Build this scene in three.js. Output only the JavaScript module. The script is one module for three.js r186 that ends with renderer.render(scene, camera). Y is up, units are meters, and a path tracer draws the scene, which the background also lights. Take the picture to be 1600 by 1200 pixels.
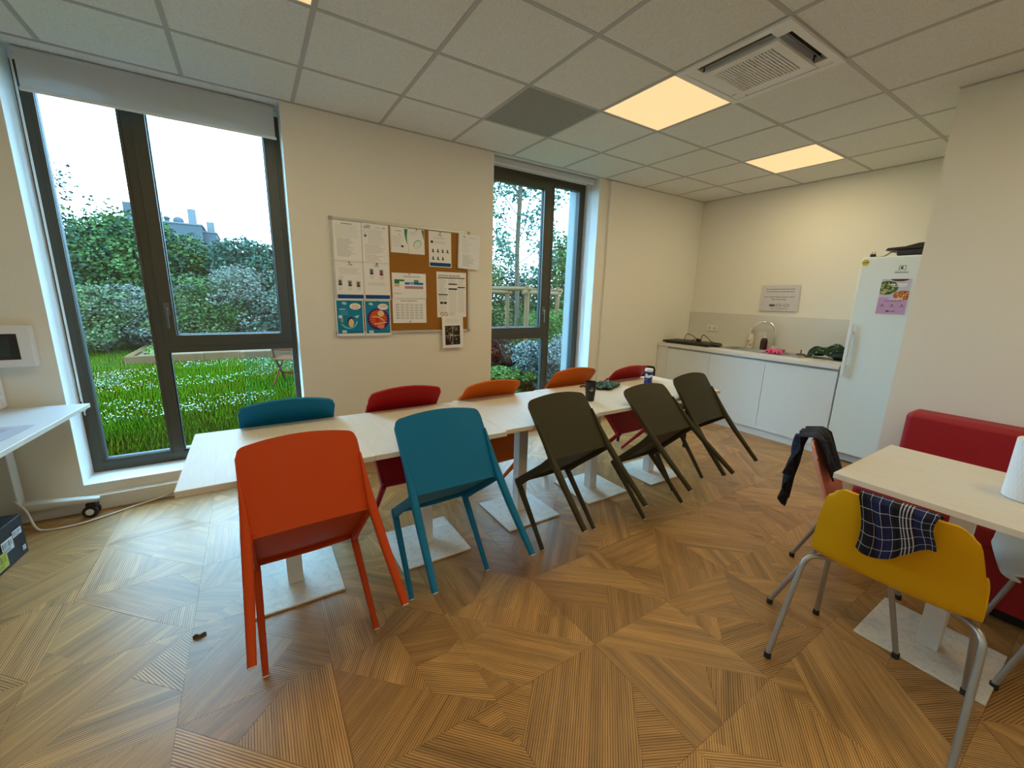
import * as THREE from 'three';
import { RoundedBoxGeometry } from 'three/addons/geometries/RoundedBoxGeometry.js';
import { mergeGeometries } from 'three/addons/utils/BufferGeometryUtils.js';
import { FontLoader } from 'three/addons/loaders/FontLoader.js';
import { TextGeometry } from 'three/addons/geometries/TextGeometry.js';
import { RectAreaLightUniformsLib } from 'three/addons/lights/RectAreaLightUniformsLib.js';

// ------------------------------------------------------------------ camera, sky, lights, exposure
const scene = new THREE.Scene();
const camera = new THREE.PerspectiveCamera(86.864, 4 / 3, 0.05, 400);
camera.position.set(-0.3713, 1.4361, 2.9495);
camera.rotation.order = 'YXZ';
camera.rotation.set(-0.214631, -0.569635, 0.026861);

const renderer = new THREE.WebGLRenderer({ antialias: true });
renderer.toneMapping = THREE.LinearToneMapping;
renderer.toneMappingExposure = 1.08;
renderer.shadowMap.enabled = true;
RectAreaLightUniformsLib.init();

const SKY = 10.5;                        // radiance of the bright overcast sky
const LAMP = 9.4, GLOW = 0.95;         // ceiling panels: light given off, and the glow of the diffuser as seen
const LAMP_COLOR = new THREE.Color().setRGB(1.0, 0.83, 0.47);
const PANELS = [[-0.3, 0.9], [2.1, 0.9], [3.9, 0.9], [-0.3, 3.3], [2.1, 3.3]];   // lamp tiles (x, z)

let seed = 7;
function rnd() { seed = (seed + 0x6D2B79F5) | 0; let t = Math.imul(seed ^ (seed >>> 15), 1 | seed); t = (t + Math.imul(t ^ (t >>> 7), 61 | t)) ^ t; return ((t ^ (t >>> 14)) >>> 0) / 4294967296; }
const rr = (a, b) => a + (b - a) * rnd();
function vnoise(x, y, s = 0) {
  const h = (i, j) => { let n = Math.imul(i, 374761393) + Math.imul(j, 668265263) + Math.imul(s, 974711); n = Math.imul(n ^ (n >>> 13), 1274126177); return ((n ^ (n >>> 16)) >>> 0) / 4294967296; };
  const i = Math.floor(x), j = Math.floor(y), f = x - i, g = y - j, u = f * f * (3 - 2 * f), v = g * g * (3 - 2 * g);
  return (h(i, j) * (1 - u) + h(i + 1, j) * u) * (1 - v) + (h(i, j + 1) * (1 - u) + h(i + 1, j + 1) * u) * v;
}
const fbm = (x, y, s = 0) => 0.5 * vnoise(x, y, s) + 0.28 * vnoise(x * 2.1, y * 2.1, s + 1) + 0.15 * vnoise(x * 4.3, y * 4.3, s + 2) + 0.07 * vnoise(x * 9, y * 9, s + 3);

{ // overcast sky, thin pale blue between soft clouds, the same all round
  const w = 512, h = 256, d = new Float32Array(w * h * 4);
  for (let j = 0; j < h; j++) for (let i = 0; i < w; i++) {
    const el = (j / (h - 1) - 0.5) * Math.PI, az = i / w * Math.PI * 2, up = Math.max(0, Math.sin(el));
    const n = fbm(4 + 3 * Math.cos(az) * Math.cos(el) + 9, 4 + 3 * Math.sin(az) * Math.cos(el) + 4 * Math.sin(el), 5);
    const blue = Math.min(1, Math.max(0, 0.30 + 0.55 * up - (n - 0.42) * 1.8)) * 0.6, o = (j * w + i) * 4;
    d[o] = SKY * (0.53 - 0.20 * blue); d[o + 1] = SKY * (1.0 - 0.14 * blue); d[o + 2] = SKY * (1.36 + 0.08 * blue); d[o + 3] = 1;
  }
  const t = new THREE.DataTexture(d, w, h, THREE.RGBAFormat, THREE.FloatType);
  t.mapping = THREE.EquirectangularReflectionMapping; t.magFilter = THREE.LinearFilter; t.minFilter = THREE.LinearFilter; t.needsUpdate = true;
  scene.background = t; scene.environment = t;
}
for (const [x, z] of PANELS) {
  const l = new THREE.RectAreaLight(LAMP_COLOR, LAMP, 0.56, 0.56);
  l.position.set(x, 2.688, z); l.rotation.x = -Math.PI / 2; l.name = 'ceiling_panel_lamp'; scene.add(l);
}

const FONT = await new FontLoader().loadAsync('fonts/droid/droid_sans_bold.typeface.json');

// ------------------------------------------------------------------ helpers
const taken = {};
function numbered(n) { const k = taken[n] = (taken[n] ?? -1) + 1; return k ? n + '_' + String(k).padStart(3, '0') : n; }
function M(name, geo, mat, parent) { const m = new THREE.Mesh(geo, mat); m.name = name; m.castShadow = m.receiveShadow = true; parent.add(m); return m; }
function tag(o, label, category, group) { o.userData.label = label; o.userData.category = category; if (group) o.userData.group = group; return o; }
function thing(name, label, category, p = [0, 0, 0], turn = 0, group) { const o = new THREE.Group(); o.name = numbered(name); scene.add(o); o.position.set(...p); o.rotation.y = turn; return tag(o, label, category, group); }
function solo(name, label, category, geo, mat, group) { const m = M(numbered(name), geo, mat, scene); return tag(m, label, category, group); }
function struct(name, geo, mat, label, category) { const m = M(name, geo, mat, scene); m.userData.kind = 'structure'; m.userData.label = label; m.userData.category = category; return m; }
function structGroup(name, label, category) { const o = new THREE.Group(); o.name = name; scene.add(o); o.userData = { kind: 'structure', label, category }; return o; }
const V = (x, y, z) => new THREE.Vector3(x, y, z);
function box(x0, x1, y0, y1, z0, z1, r = 0) {
  const w = x1 - x0, h = y1 - y0, d = z1 - z0;
  const g = r ? new RoundedBoxGeometry(w, h, d, 3, Math.min(r, w / 2.01, h / 2.01, d / 2.01)) : new THREE.BoxGeometry(w, h, d);
  if (!r) { // uv in metres
    const p = g.attributes.position, n = g.attributes.normal, u = g.attributes.uv;
    for (let i = 0; i < p.count; i++) {
      const ax = Math.abs(n.getX(i)) > .5, ay = Math.abs(n.getY(i)) > .5;
      const X = p.getX(i) + (x0 + x1) / 2, Y = p.getY(i) + (y0 + y1) / 2, Z = p.getZ(i) + (z0 + z1) / 2;
      u.setXY(i, ax ? Z : X, ay ? Z : Y);
    }
  }
  return g.translate((x0 + x1) / 2, (y0 + y1) / 2, (z0 + z1) / 2);
}
function merge(list) {
  const l = list.map((g) => { const q = g.index ? g.toNonIndexed() : g; for (const k of Object.keys(q.attributes)) if (!['position', 'normal', 'uv'].includes(k)) q.deleteAttribute(k); q.morphAttributes = {}; return q; });
  return mergeGeometries(l, false);
}
function tube(pts, r, seg = 24, rad = 8, caps = true, tension = 0.5) {
  const c = new THREE.CatmullRomCurve3(pts.map((p) => V(...p)), false, 'catmullrom', tension);
  const g = [new THREE.TubeGeometry(c, seg, r, rad, false)];
  if (caps) for (const p of [pts[0], pts[pts.length - 1]]) g.push(new THREE.SphereGeometry(r, rad, 6).translate(...p));
  return merge(g);
}
function polyTube(pts, r, bend, rad = 10) { // straight runs joined by round bends
  const path = new THREE.CurvePath(), P = pts.map((p) => V(...p));
  let a = P[0];
  for (let i = 1; i < P.length - 1; i++) {
    const d0 = P[i].clone().sub(P[i - 1]).normalize(), d1 = P[i + 1].clone().sub(P[i]).normalize();
    const e = P[i].clone().addScaledVector(d0, -bend), f = P[i].clone().addScaledVector(d1, bend);
    path.add(new THREE.LineCurve3(a, e)); path.add(new THREE.QuadraticBezierCurve3(e, P[i].clone(), f)); a = f;
  }
  path.add(new THREE.LineCurve3(a, P[P.length - 1]));
  return new THREE.TubeGeometry(path, 60, r, rad, false);
}
function loft(stations, n = 12, pw = 4) { // stations: {c:[x,y,z], a:[..], b:[..]} half axes of a rounded-rectangle section
  const pos = [], idx = [];
  for (const s of stations) for (let k = 0; k < n; k++) {
    const t = (k + .5) / n * Math.PI * 2, c = Math.cos(t), q = Math.sin(t);
    const x = Math.sign(c) * Math.pow(Math.abs(c), 2 / pw), y = Math.sign(q) * Math.pow(Math.abs(q), 2 / pw);
    for (let d = 0; d < 3; d++) pos.push(s.c[d] + x * s.a[d] + y * s.b[d]);
  }
  const m = stations.length;
  for (let i = 0; i < m - 1; i++) for (let k = 0; k < n; k++) { const a = i * n + k, b = i * n + (k + 1) % n; idx.push(a, b, a + n, b, b + n, a + n); }
  for (const [i, e] of [[0, 0], [m - 1, 1]]) { const c = pos.length / 3; pos.push(...stations[i].c); for (let k = 0; k < n; k++) { const a = i * n + k, b = i * n + (k + 1) % n; e ? idx.push(c, a, b) : idx.push(c, b, a); } }
  const g = new THREE.BufferGeometry(); g.setAttribute('position', new THREE.Float32BufferAttribute(pos, 3)); g.setIndex(idx); g.computeVertexNormals();
  g.setAttribute('uv', new THREE.Float32BufferAttribute(new Float32Array(pos.length / 3 * 2), 2));
  return g;
}
function sheet(fn, nu, nv, th, uvs = [1, 1]) { // closed thick surface around fn(s,t), s,t in 0..1
  const P = [], N = [], e = 1e-3;
  for (let j = 0; j <= nv; j++) for (let i = 0; i <= nu; i++) {
    const s = i / nu, t = j / nv, p = fn(s, t);
    const a = fn(Math.min(1, s + e), t).sub(fn(Math.max(0, s - e), t)), b = fn(s, Math.min(1, t + e)).sub(fn(s, Math.max(0, t - e)));
    P.push(p); N.push(a.cross(b).normalize());
  }
  const pos = [], uv = [], idx = [], K = (nu + 1) * (nv + 1);
  for (const sgn of [.5, -.5]) for (let k = 0; k < K; k++) { const q = P[k].clone().addScaledVector(N[k], sgn * th); pos.push(q.x, q.y, q.z); uv.push((k % (nu + 1)) / nu * uvs[0], Math.floor(k / (nu + 1)) / nv * uvs[1]); }
  for (let j = 0; j < nv; j++) for (let i = 0; i < nu; i++) { const a = j * (nu + 1) + i, b = a + 1, c = a + nu + 1, d = c + 1; idx.push(a, b, c, b, d, c, K + a, K + c, K + b, K + b, K + c, K + d); }
  const rim = [];
  for (let i = 0; i < nu; i++) rim.push(i); for (let j = 0; j < nv; j++) rim.push(j * (nu + 1) + nu); for (let i = nu; i > 0; i--) rim.push(nv * (nu + 1) + i); for (let j = nv; j > 0; j--) rim.push(j * (nu + 1));
  const base = pos.length / 3;
  for (const k of rim) for (const o of [0, K]) { pos.push(pos[(k + o) * 3], pos[(k + o) * 3 + 1], pos[(k + o) * 3 + 2]); uv.push(uv[k * 2], uv[k * 2 + 1]); }
  for (let r = 0; r < rim.length; r++) { const a = base + r * 2, b = base + ((r + 1) % rim.length) * 2; idx.push(a, a + 1, b, b, a + 1, b + 1); }
  const g = new THREE.BufferGeometry(); g.setAttribute('position', new THREE.Float32BufferAttribute(pos, 3)); g.setAttribute('uv', new THREE.Float32BufferAttribute(uv, 2)); g.setIndex(idx); g.computeVertexNormals();
  return g;
}
function extrudeShape(pts, depth, bevel = 0) { // outline in x,y; depth along +z
  const s = new THREE.Shape(pts.map((p) => new THREE.Vector2(...p)));
  return new THREE.ExtrudeGeometry(s, { depth, bevelEnabled: bevel > 0, bevelSize: bevel, bevelThickness: bevel, bevelSegments: 2 });
}
const lathe = (pts, n = 28) => new THREE.LatheGeometry(pts.map((p) => new THREE.Vector2(...p)), n);
function spline(tab, t) { // Catmull-Rom through rows of numbers
  const n = tab.length - 1, f = Math.min(n - 1e-6, Math.max(0, t * n)), i = Math.floor(f), u = f - i;
  const g = (k) => tab[Math.min(n, Math.max(0, k))], a = g(i - 1), b = g(i), c = g(i + 1), d = g(i + 2);
  return b.map((_, k) => 0.5 * (2 * b[k] + (c[k] - a[k]) * u + (2 * a[k] - 5 * b[k] + 4 * c[k] - d[k]) * u * u + (3 * b[k] - a[k] - 3 * c[k] + d[k]) * u * u * u));
}

// ------------------------------------------------------------------ materials
const mat = (c, o = {}) => new THREE.MeshStandardMaterial({ color: Array.isArray(c) ? new THREE.Color().setRGB(...c) : c, roughness: 0.6, ...o });
function dataTex(w, h, fn, srgb, rep) {
  const d = new Uint8Array(w * h * 4);
  for (let j = 0; j < h; j++) for (let i = 0; i < w; i++) { const c = fn(i, j, i / w, j / h), o = (j * w + i) * 4; d[o] = Math.max(0, Math.min(255, c[0])); d[o + 1] = Math.max(0, Math.min(255, c[1])); d[o + 2] = Math.max(0, Math.min(255, c[2])); d[o + 3] = 255; }
  const t = new THREE.DataTexture(d, w, h); t.wrapS = t.wrapT = THREE.RepeatWrapping; t.magFilter = THREE.LinearFilter; t.minFilter = THREE.LinearMipmapLinearFilter; t.generateMipmaps = true;
  if (srgb) t.colorSpace = THREE.SRGBColorSpace; if (rep) t.repeat.set(...rep); t.needsUpdate = true; return t;
}
function canvasTex(w, h, draw) { const c = document.createElement('canvas'); c.width = w; c.height = h; const x = c.getContext('2d'); draw(x, w, h); const t = new THREE.CanvasTexture(c); t.colorSpace = THREE.SRGBColorSpace; return t; }

const paintBump = dataTex(256, 256, (i, j) => { const v = 90 + 80 * vnoise(i / 3, j / 3, 1) + 60 * vnoise(i / 1.5, j / 1.5, 2); return [v, v, v]; }, false, [3, 3]);
const WALL = mat([0.84, 0.80, 0.70], { roughness: 0.9, bumpMap: paintBump, bumpScale: 0.0006 });
const REVEAL = mat([0.82, 0.82, 0.80], { roughness: 0.7 });
const SHADED_REVEAL = mat([0.16, 0.18, 0.18], { roughness: 0.6 });  // white outer reveal darkened to grey: facade shade put into the colour
const TRUNK = mat([0.78, 0.76, 0.70], { roughness: 0.5 });
const tileTex = dataTex(256, 256, (i, j) => { const v = 232 + 14 * vnoise(i / 2, j / 2, 3) - (vnoise(i / 1.3, j / 1.3, 4) > .86 ? 26 : 0); return [v, v, v * .985]; }, true, [1.6, 1.6]);
const TILE = mat([0.90, 0.90, 0.88], { roughness: 0.95, map: tileTex });
const GREYTILE = mat([0.36, 0.37, 0.34], { roughness: 0.95, map: tileTex });
const TBAR = mat([0.46, 0.46, 0.44], { roughness: 0.5 });
const FRAME = mat([0.075, 0.070, 0.048], { roughness: 0.42, metalness: 0.15 });
const GASKET = mat([0.012, 0.012, 0.012], { roughness: 0.6 });
const GLASS = new THREE.MeshPhysicalMaterial({ color: 0xffffff, roughness: 0, transmission: 1, thickness: 0, ior: 1.5 });
const STEEL = mat([0.62, 0.62, 0.60], { roughness: 0.28, metalness: 1 });
const CHROME = mat([0.80, 0.80, 0.80], { roughness: 0.08, metalness: 1 });
const GREYTUBE = mat([0.42, 0.42, 0.41], { roughness: 0.38, metalness: 0.75 });
const BLACK = mat([0.012, 0.012, 0.013], { roughness: 0.45 });
const RUBBER = mat([0.02, 0.02, 0.02], { roughness: 0.8 });
const WHITEMETAL = mat([0.80, 0.79, 0.76], { roughness: 0.4 });
const WHITEPLASTIC = mat([0.82, 0.83, 0.83], { roughness: 0.35 });
const PAPER = mat([0.80, 0.79, 0.77], { roughness: 0.85 });
const woodgrain = dataTex(512, 512, (i, j, u, v) => { const n = fbm(u * 90, v * 5, 8), k = 236 + 16 * (n - .5); return [k, k * .985, k * .955]; }, true, [1.4, 1.4]);
const TOP = mat([0.84, 0.80, 0.73], { roughness: 0.5, map: woodgrain });
const EDGE = mat([0.80, 0.76, 0.69], { roughness: 0.5 });
const PLATE = mat([0.88, 0.85, 0.77], { roughness: 0.5, map: dataTex(256, 256, (i, j) => { const n = fbm(i / 26, j / 26, 21), s = vnoise(i / 9, j / 9, 23) > .82 ? 12 : 0, k = 246 - 22 * Math.max(0, n - .45) * 2 - s; return [k, k * .99, k * .97]; }, true, [1.7, 1.7]) });

// ------------------------------------------------------------------ room shell
const XL = -2.35, XR = 4.80, XP = 3.29, ZF = -0.56, ZO = -1.06, ZB = 4.6, H = 2.70, ZP = 2.055;
const W1 = [-1.395, -0.072], W2 = [1.612, 2.938], SILL = 0.165;
// floor: square marquetry tiles, each of ribbed wood inlays
const FX = 0.25, FZ = 1.46, SX = 0.4795, SZ = 0.4745;
function ribTex(k, bump) { const k0 = k;
  const ribs = 60, tone = []; for (let r = 0; r < ribs; r++) tone.push(.5 * rnd() + .5 * vnoise(r / 2.3, k * 7, 31));
  return dataTex(1024, 1024, (i, j, u, v) => {
    const r = Math.floor(u * ribs), f = u * ribs - r, groove = Math.min(1, Math.max(0, 1.35 - Math.abs(f - .5) / .26));
    const streak = vnoise(u * 300, v * 9, 40 + k), fine = vnoise(u * 700, v * 34, 50 + k), wide = vnoise(u * 14, v * 2.2, 60 + k);
    if (bump) { const h = 235 - 150 * groove + 20 * fine; return [h, h, h]; }
    const b = .92 + .20 * (tone[r] - .5) + .12 * (streak - .5) + .08 * (fine - .5) + .16 * (wide - .5), gk = groove * (.72 + .5 * (vnoise(r * 3.1, v * 11, 70 + k0) - .5));
    return [216 * b * (1 - .36 * gk), 170 * b * (1 - .48 * gk), 108 * b * (1 - .68 * gk)];
  }, !bump);
}
const ribBump = ribTex(0, true);
const RIBS = [0, 1, 2].map((k) => { const m = ribTex(k, false); return [[1, 1, 1], [.90, .88, .86], [.80, .775, .75]].map((c) => mat(c, { map: m, bumpMap: ribBump, bumpScale: 0.0005, roughness: 0.38 })); }).flat();
const JOINT = mat([0.10, 0.065, 0.035], { roughness: 0.7 });
// designs in unit squares: [outline, direction of the ribs]
const D = Math.PI / 4, DESIGN = {
  A: [[[[0, 0], [1, 0], [1, 1]], D], [[[0, 0], [.65, .65], [.55, .75], [.31, 1], [0, 1]], D * 2], [[[.65, .65], [1, 1], [.31, 1], [.55, .75]], -D * .7]],
  P: [[[[0, 0], [.65, .51], [.4, .77], [0, .38]], D * .9], [[[.65, .51], [1, 1], [0, 1], [0, .38], [.4, .77]], -D * 1.05], [[[0, 0], [.45, 0], [1, .42], [1, 1], [.65, .51]], D * .85], [[[.45, 0], [1, 0], [1, .42]], D * 2.2]],
  W: [[[[0, 0], [.34, 0], [0, .35]], D], [[[.34, 0], [1, 0], [1, .42], [.5, 1], [0, 1], [0, .35]], -D], [[[1, .42], [1, 1], [.5, 1]], D * .6]],
  Q: [[[[0, 0], [1, 0], [1, 1], [.31, .29]], -D], [[[.31, .29], [1, 1], [.22, 1], [0, .62], [0, .38], [.22, .38]], D], [[[0, 0], [.31, .29], [.22, .38], [0, .38]], D * 2], [[[0, .62], [.22, 1], [0, 1]], 0]],
  R: [[[[0, .07], [.61, .68], [1, 1], [0, 1]], -D * .8], [[[0, 0], [.54, 0], [.61, .68], [0, .07]], -D * 1.3], [[[.54, 0], [1, 0], [1, .32], [.86, .4], [.58, .4]], D * .4], [[[.58, .4], [.86, .4], [1, .32], [1, 1], [.61, .68]], D * .8]],
  S: [[[[0, 0], [1, 0], [.62, .36], [.08, .25]], D * .35], [[[1, 0], [1, 1], [.5, .62], [.62, .36]], D * 1.8], [[[0, 0], [.08, .25], [.25, .38], [.05, .56], [0, .56]], -D], [[[.08, .25], [.62, .36], [.5, .62], [.25, .38]], D], [[[.25, .38], [.5, .62], [1, 1], [0, 1], [0, .56], [.05, .56]], D * .3]],
};
const fixedTiles = { '1,1': 'A0', '1,0': 'P0', '0,1': 'W0', '0,0': 'Q0', '-1,0': 'R0', '2,1': 'S0', '2,2': 'W0', '1,2': 'R2', '2,0': 'A1', '3,1': 'P2', '-1,1': 'Q2', '-2,0': 'A2', '-2,-1': 'P3', '3,0': 'W1' };
const floor = structGroup('floor', 'ribbed oak marquetry floor laid in square tiles of angled inlays', 'floor');
M('subfloor', box(XL - .1, XR + .1, -.12, -.008, ZO, ZB + .1), JOINT, floor);
{
  const cells = [];
  for (let i = -6; i <= 9; i++) for (let j = -5; j <= 6; j++) {
    const x0 = FX + i * SX, z0 = FZ + j * SZ;
    if (x0 > XR || x0 + SX < XL || z0 > ZB || z0 + SZ < ZF) continue;
    const ahead = (x0 + .24 + .37) * .54 - (z0 + .24 - 2.95) * .84;
    cells.push([i, j, x0, z0, ahead > -.3 ? Math.hypot(x0 + .24 + .37, z0 + .24 - 2.95) : 99]);
  }
  cells.sort((a, b) => a[4] - b[4]);
  const names = Object.keys(DESIGN);
  cells.forEach(([i, j, x0, z0], order) => {
    seed = 1000 + i * 53 + j * 977;
    const key = fixedTiles[i + ',' + j] ?? names[Math.floor(rnd() * 6)] + Math.floor(rnd() * 4), turn = +key[1];
    const spin = ([u, v]) => { for (let k = 0; k < turn; k++) [u, v] = [1 - v, u]; return [u, v]; };
    const cx0 = Math.max(x0, XL) , cx1 = Math.min(x0 + SX, XR), cz0 = Math.max(z0, ZF), cz1 = Math.min(z0 + SZ, ZB);
    const tile = M('floor_tile', box(cx0 + .0004, cx1 - .0004, -.008, -.0026, cz0 + .0004, cz1 - .0004), JOINT, floor);
    const rest = {};
    for (const [outline, ang] of DESIGN[key[0]]) {
      const pts = outline.map(spin).map(([u, v]) => [Math.min(cx1, Math.max(cx0, x0 + u * SX)), Math.min(cz1, Math.max(cz0, z0 + v * SZ))]);
      const c = pts.reduce((a, p) => [a[0] + p[0] / pts.length, a[1] + p[1] / pts.length], [0, 0]);
      const ins = pts.map(([x, z]) => { const d = Math.hypot(x - c[0], z - c[1]) || 1, k = Math.max(0, 1 - .0007 / d); return [c[0] + (x - c[0]) * k, c[1] + (z - c[1]) * k]; });
      let area = 0; ins.forEach((p, k) => { const q = ins[(k + 1) % ins.length]; area += p[0] * q[1] - q[0] * p[1]; });
      if (Math.abs(area) < 1e-4) continue;
      const g = extrudeShape(ins.map(([x, z]) => [x, -z]), .0026).rotateX(-Math.PI / 2).translate(0, -.0026, 0);
      const a = ang + turn * Math.PI / 2, du = [Math.cos(a), Math.sin(a)], ou = rnd(), ov = rnd(), p = g.attributes.position, uv = g.attributes.uv;
      for (let k = 0; k < p.count; k++) { const X = p.getX(k), Z = p.getZ(k); uv.setXY(k, (-X * du[1] + Z * du[0]) / .5 + ou, (X * du[0] + Z * du[1]) / .9 + ov); }
      const m = RIBS[Math.floor(rnd() * RIBS.length)];
      if (order < 68) M('inlay', g, m, tile); else (rest[RIBS.indexOf(m)] ??= []).push(g);
    }
    for (const k in rest) { M('inlay', merge(rest[k]), RIBS[k], tile); }
  });
}
// window wall with its two deep openings
struct('wall_front', merge([
  box(XL - .1, W1[0], 0, H, ZO, ZF), box(W1[1], W2[0], 0, H, ZO, ZF), box(W2[1], XR + .1, 0, H, ZO, ZF),
  box(W1[0], W1[1], 0, SILL - .012, ZO, ZF), box(W2[0], W2[1], 0, SILL - .012, ZO, ZF)]), WALL, 'off-white painted wall with two tall window openings', 'wall');
for (const [k, w] of [[1, W1], [2, W2]]) {
  const t = merge([box(w[0] - .0005, w[0] + .006, SILL, H, -.80, ZF + .001), box(w[1] - .006, w[1] + .0005, SILL, H, -.80, ZF + .001), box(w[0], w[1], SILL - .012, SILL, -.80, ZF + .002)]);
  struct('trim_' + k, t, REVEAL, k === 1 ? 'white reveal lining and sill of the window by the desk' : 'white reveal lining and sill of the window beside the noticeboard', 'window reveal');
  struct('outer_reveal_' + k, merge([box(w[0] - .0005, w[0] + .006, SILL, H, ZO, -.80), box(w[1] - .006, w[1] + .0005, SILL, H, ZO, -.80), box(w[0], w[1], SILL - .03, SILL, ZO - .05, -.80)]), SHADED_REVEAL, k === 1 ? 'white outer reveal of the window by the desk with shade painted in as grey' : 'white outer reveal of the window by the young tree with shade painted in as grey', 'window reveal');
  struct('lintel_' + k, box(w[0], w[1], 2.66, H, ZO, -.77), REVEAL, k === 1 ? 'lintel over the window by the desk' : 'lintel over the window nearest the kitchen', 'lintel');
}
struct('trim_3', box(3.08, 3.235, 0, H - .012, ZF, ZF + .028, .004), WALL, 'shallow boxed-in pipe casing on the wall beside the window', 'pipe casing');
struct('wall_kitchen', box(XR, XR + .1, 0, H, ZF, ZP), WALL, 'cream painted wall behind the kitchen counter', 'wall');
struct('wall_right', merge([box(XP, XR + .1, 0, H, ZP, ZP + .1), box(XP, XP + .1, 0, H, ZP + .1, ZB)]), WALL, 'off-white wall return behind the red bench', 'wall');
struct('wall_left', box(XL - .1, XL, 0, H, ZF, ZB), WALL, 'off-white wall behind the desk', 'wall');
struct('wall_back', box(XL - .1, XP + .1, 0, H, ZB, ZB + .1), WALL, 'off-white wall behind the viewer', 'wall');
struct('baseboard_front', merge([box(XL, 3.08, 0, .098, ZF, ZF + .055, .004), box(3.235, 4.15, 0, .098, ZF, ZF + .055, .004)]), TRUNK, 'cream cable trunking running along the foot of the window wall', 'baseboard');
// ceiling: lay-in tiles in a T-bar grid
const ceiling = structGroup('ceiling', 'suspended ceiling of white mineral tiles in a metal grid', 'ceiling');
M('slab', box(XL - .1, XR + .1, H + .04, H + .2, ZO - .02, ZB + .1), WALL, ceiling);
M('window_head_board', box(XL, XR, H, H + .03, ZO, ZF), TILE, ceiling);
M('edge_angle', merge([box(XL, XR, H - .004, H + .012, ZF, ZF + .02), box(XR - .02, XR, H - .004, H + .012, ZF, ZP), box(XP - .02, XP, H - .004, H + .012, ZP, ZB), box(XL, XL + .02, H - .004, H + .012, ZF, ZB)]), TBAR, ceiling);
const lampAt = (x, z) => PANELS.some(([a, b]) => Math.abs(a - x) < .1 && Math.abs(b - z) < .1);
for (let i = -4; i < 8; i++) for (let j = -1; j < 8; j++) {
  const cx = i * .6 + .3, cz = j * .6 + .3;
  if (lampAt(cx, cz) || (Math.abs(cx - 2.1) < .1 && Math.abs(cz - 1.5) < .1)) continue;
  const x0 = Math.max(XL, i * .6 + .008), x1 = Math.min(XR, i * .6 + .592), z0 = Math.max(ZF, j * .6 + .008), z1 = Math.min(ZB, j * .6 + .592);
  if (x1 - x0 < .03 || z1 - z0 < .03 || (cx > XP + .4 && cz > ZP + .3)) continue;
  const grey = Math.abs(cx - 1.5) < .1 && Math.abs(cz - .3) < .1;
  const m = M('ceiling_tile', box(x0, x1, H, H + .015, z0, z1), grey ? GREYTILE : TILE, ceiling);
  if (grey) m.userData.label = 'grey replacement ceiling tile';
}
for (let j = 0; j < 8; j++) M('grid_bar', box(XL, j * .6 > ZP ? XP : XR, H - .002, H + .02, j * .6 - .012, j * .6 + .012), TBAR, ceiling);
for (let i = -3; i < 8; i++) { const x = i * .6; if (x < XR) M('grid_bar', box(x - .012, x + .012, H - .0025, H + .02, ZF, x > XP ? ZP : ZB), TBAR, ceiling); }

// ------------------------------------------------------------------ windows
function makeWindow(n, mx, label) { // mx maps window-one x to the place of this window
  const g = structGroup('window_' + n, label, 'window');
  const b = (x0, x1, y0, y1, z0, z1, r) => { const a = mx(x0), c = mx(x1); return box(Math.min(a, c), Math.max(a, c), y0, y1, z0, z1, r); };
  const Z0 = -.845, Z1 = -.775, T = 2.662, B = SILL;
  M('frame', merge([b(-1.40, -1.335, B, T, Z0, Z1, .004), b(-.117, -.072, B, T, Z0, Z1, .004), b(-1.34, -.11, B, .232, Z0, Z1, .004), b(-1.34, -.11, 2.60, T, Z0, Z1, .004)]), FRAME, g);
  M('mullion', b(-.955, -.893, .225, 2.605, Z0, Z1, .004), FRAME, g);
  M('transom', b(-.90, -.115, .972, 1.03, Z0, Z1, .004), FRAME, g);
  const s = M('sash', merge([b(-.905, -.833, 1.025, 2.61, Z0 + .01, Z1 + .014, .004), b(-.184, -.108, 1.025, 2.61, Z0 + .01, Z1 + .014, .004), b(-.84, -.18, 1.025, 1.098, Z0 + .01, Z1 + .014, .004), b(-.84, -.18, 2.535, 2.61, Z0 + .01, Z1 + .014, .004)]), FRAME, g);
  M('pane', b(-.838, -.179, 1.094, 2.54, -.818, -.812), GLASS, s);
  M('gasket', merge([b(-.835, -.827, 1.096, 2.537, -.822, -.79), b(-.19, -.182, 1.096, 2.537, -.822, -.79), b(-.832, -.186, 1.096, 1.103, -.822, -.79)]), GASKET, s);
  const hd = M('handle', merge([b(-.883, -.851, 1.235, 1.325, Z1 + .012, Z1 + .024, .006), b(-.876, -.858, 1.15, 1.29, Z1 + .045, Z1 + .06, .007), b(-.876, -.858, 1.272, 1.29, Z1 + .02, Z1 + .055, .006)]), mat([.16, .15, .12], { roughness: .35, metalness: .6 }), s);
  hd.userData.label = 'dark metal window handle';
  M('bead', merge([b(-1.34, -1.317, .228, 2.605, Z0 + .004, Z1 + .003, .003), b(-.955, -.972, .228, 2.605, Z0 + .004, Z1 + .003, .003), b(-1.34, -.955, .228, .25, Z0 + .004, Z1 + .003, .003), b(-1.34, -.955, 2.585, 2.605, Z0 + .004, Z1 + .003, .003)]), FRAME, g);
  M('pane', b(-1.32, -.968, .246, 2.59, -.818, -.812), GLASS, g);
  M('pane', b(-.893, -.117, .232, .972, -.818, -.812), GLASS, g);
  M('gasket', merge([b(-1.325, -1.315, .246, 2.585, -.826, -.785), b(-.892, -.884, .234, .97, -.826, -.785), b(-1.318, -.968, .246, .254, -.826, -.785), b(-.892, -.118, .234, .242, -.826, -.785)]), GASKET, g);
  return g;
}
makeWindow(1, (x) => x, 'tall bronze framed window overlooking the lawn by the desk');
makeWindow(2, (x) => 1.523 - x, 'bronze framed window beside the noticeboard facing the young tree');
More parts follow.
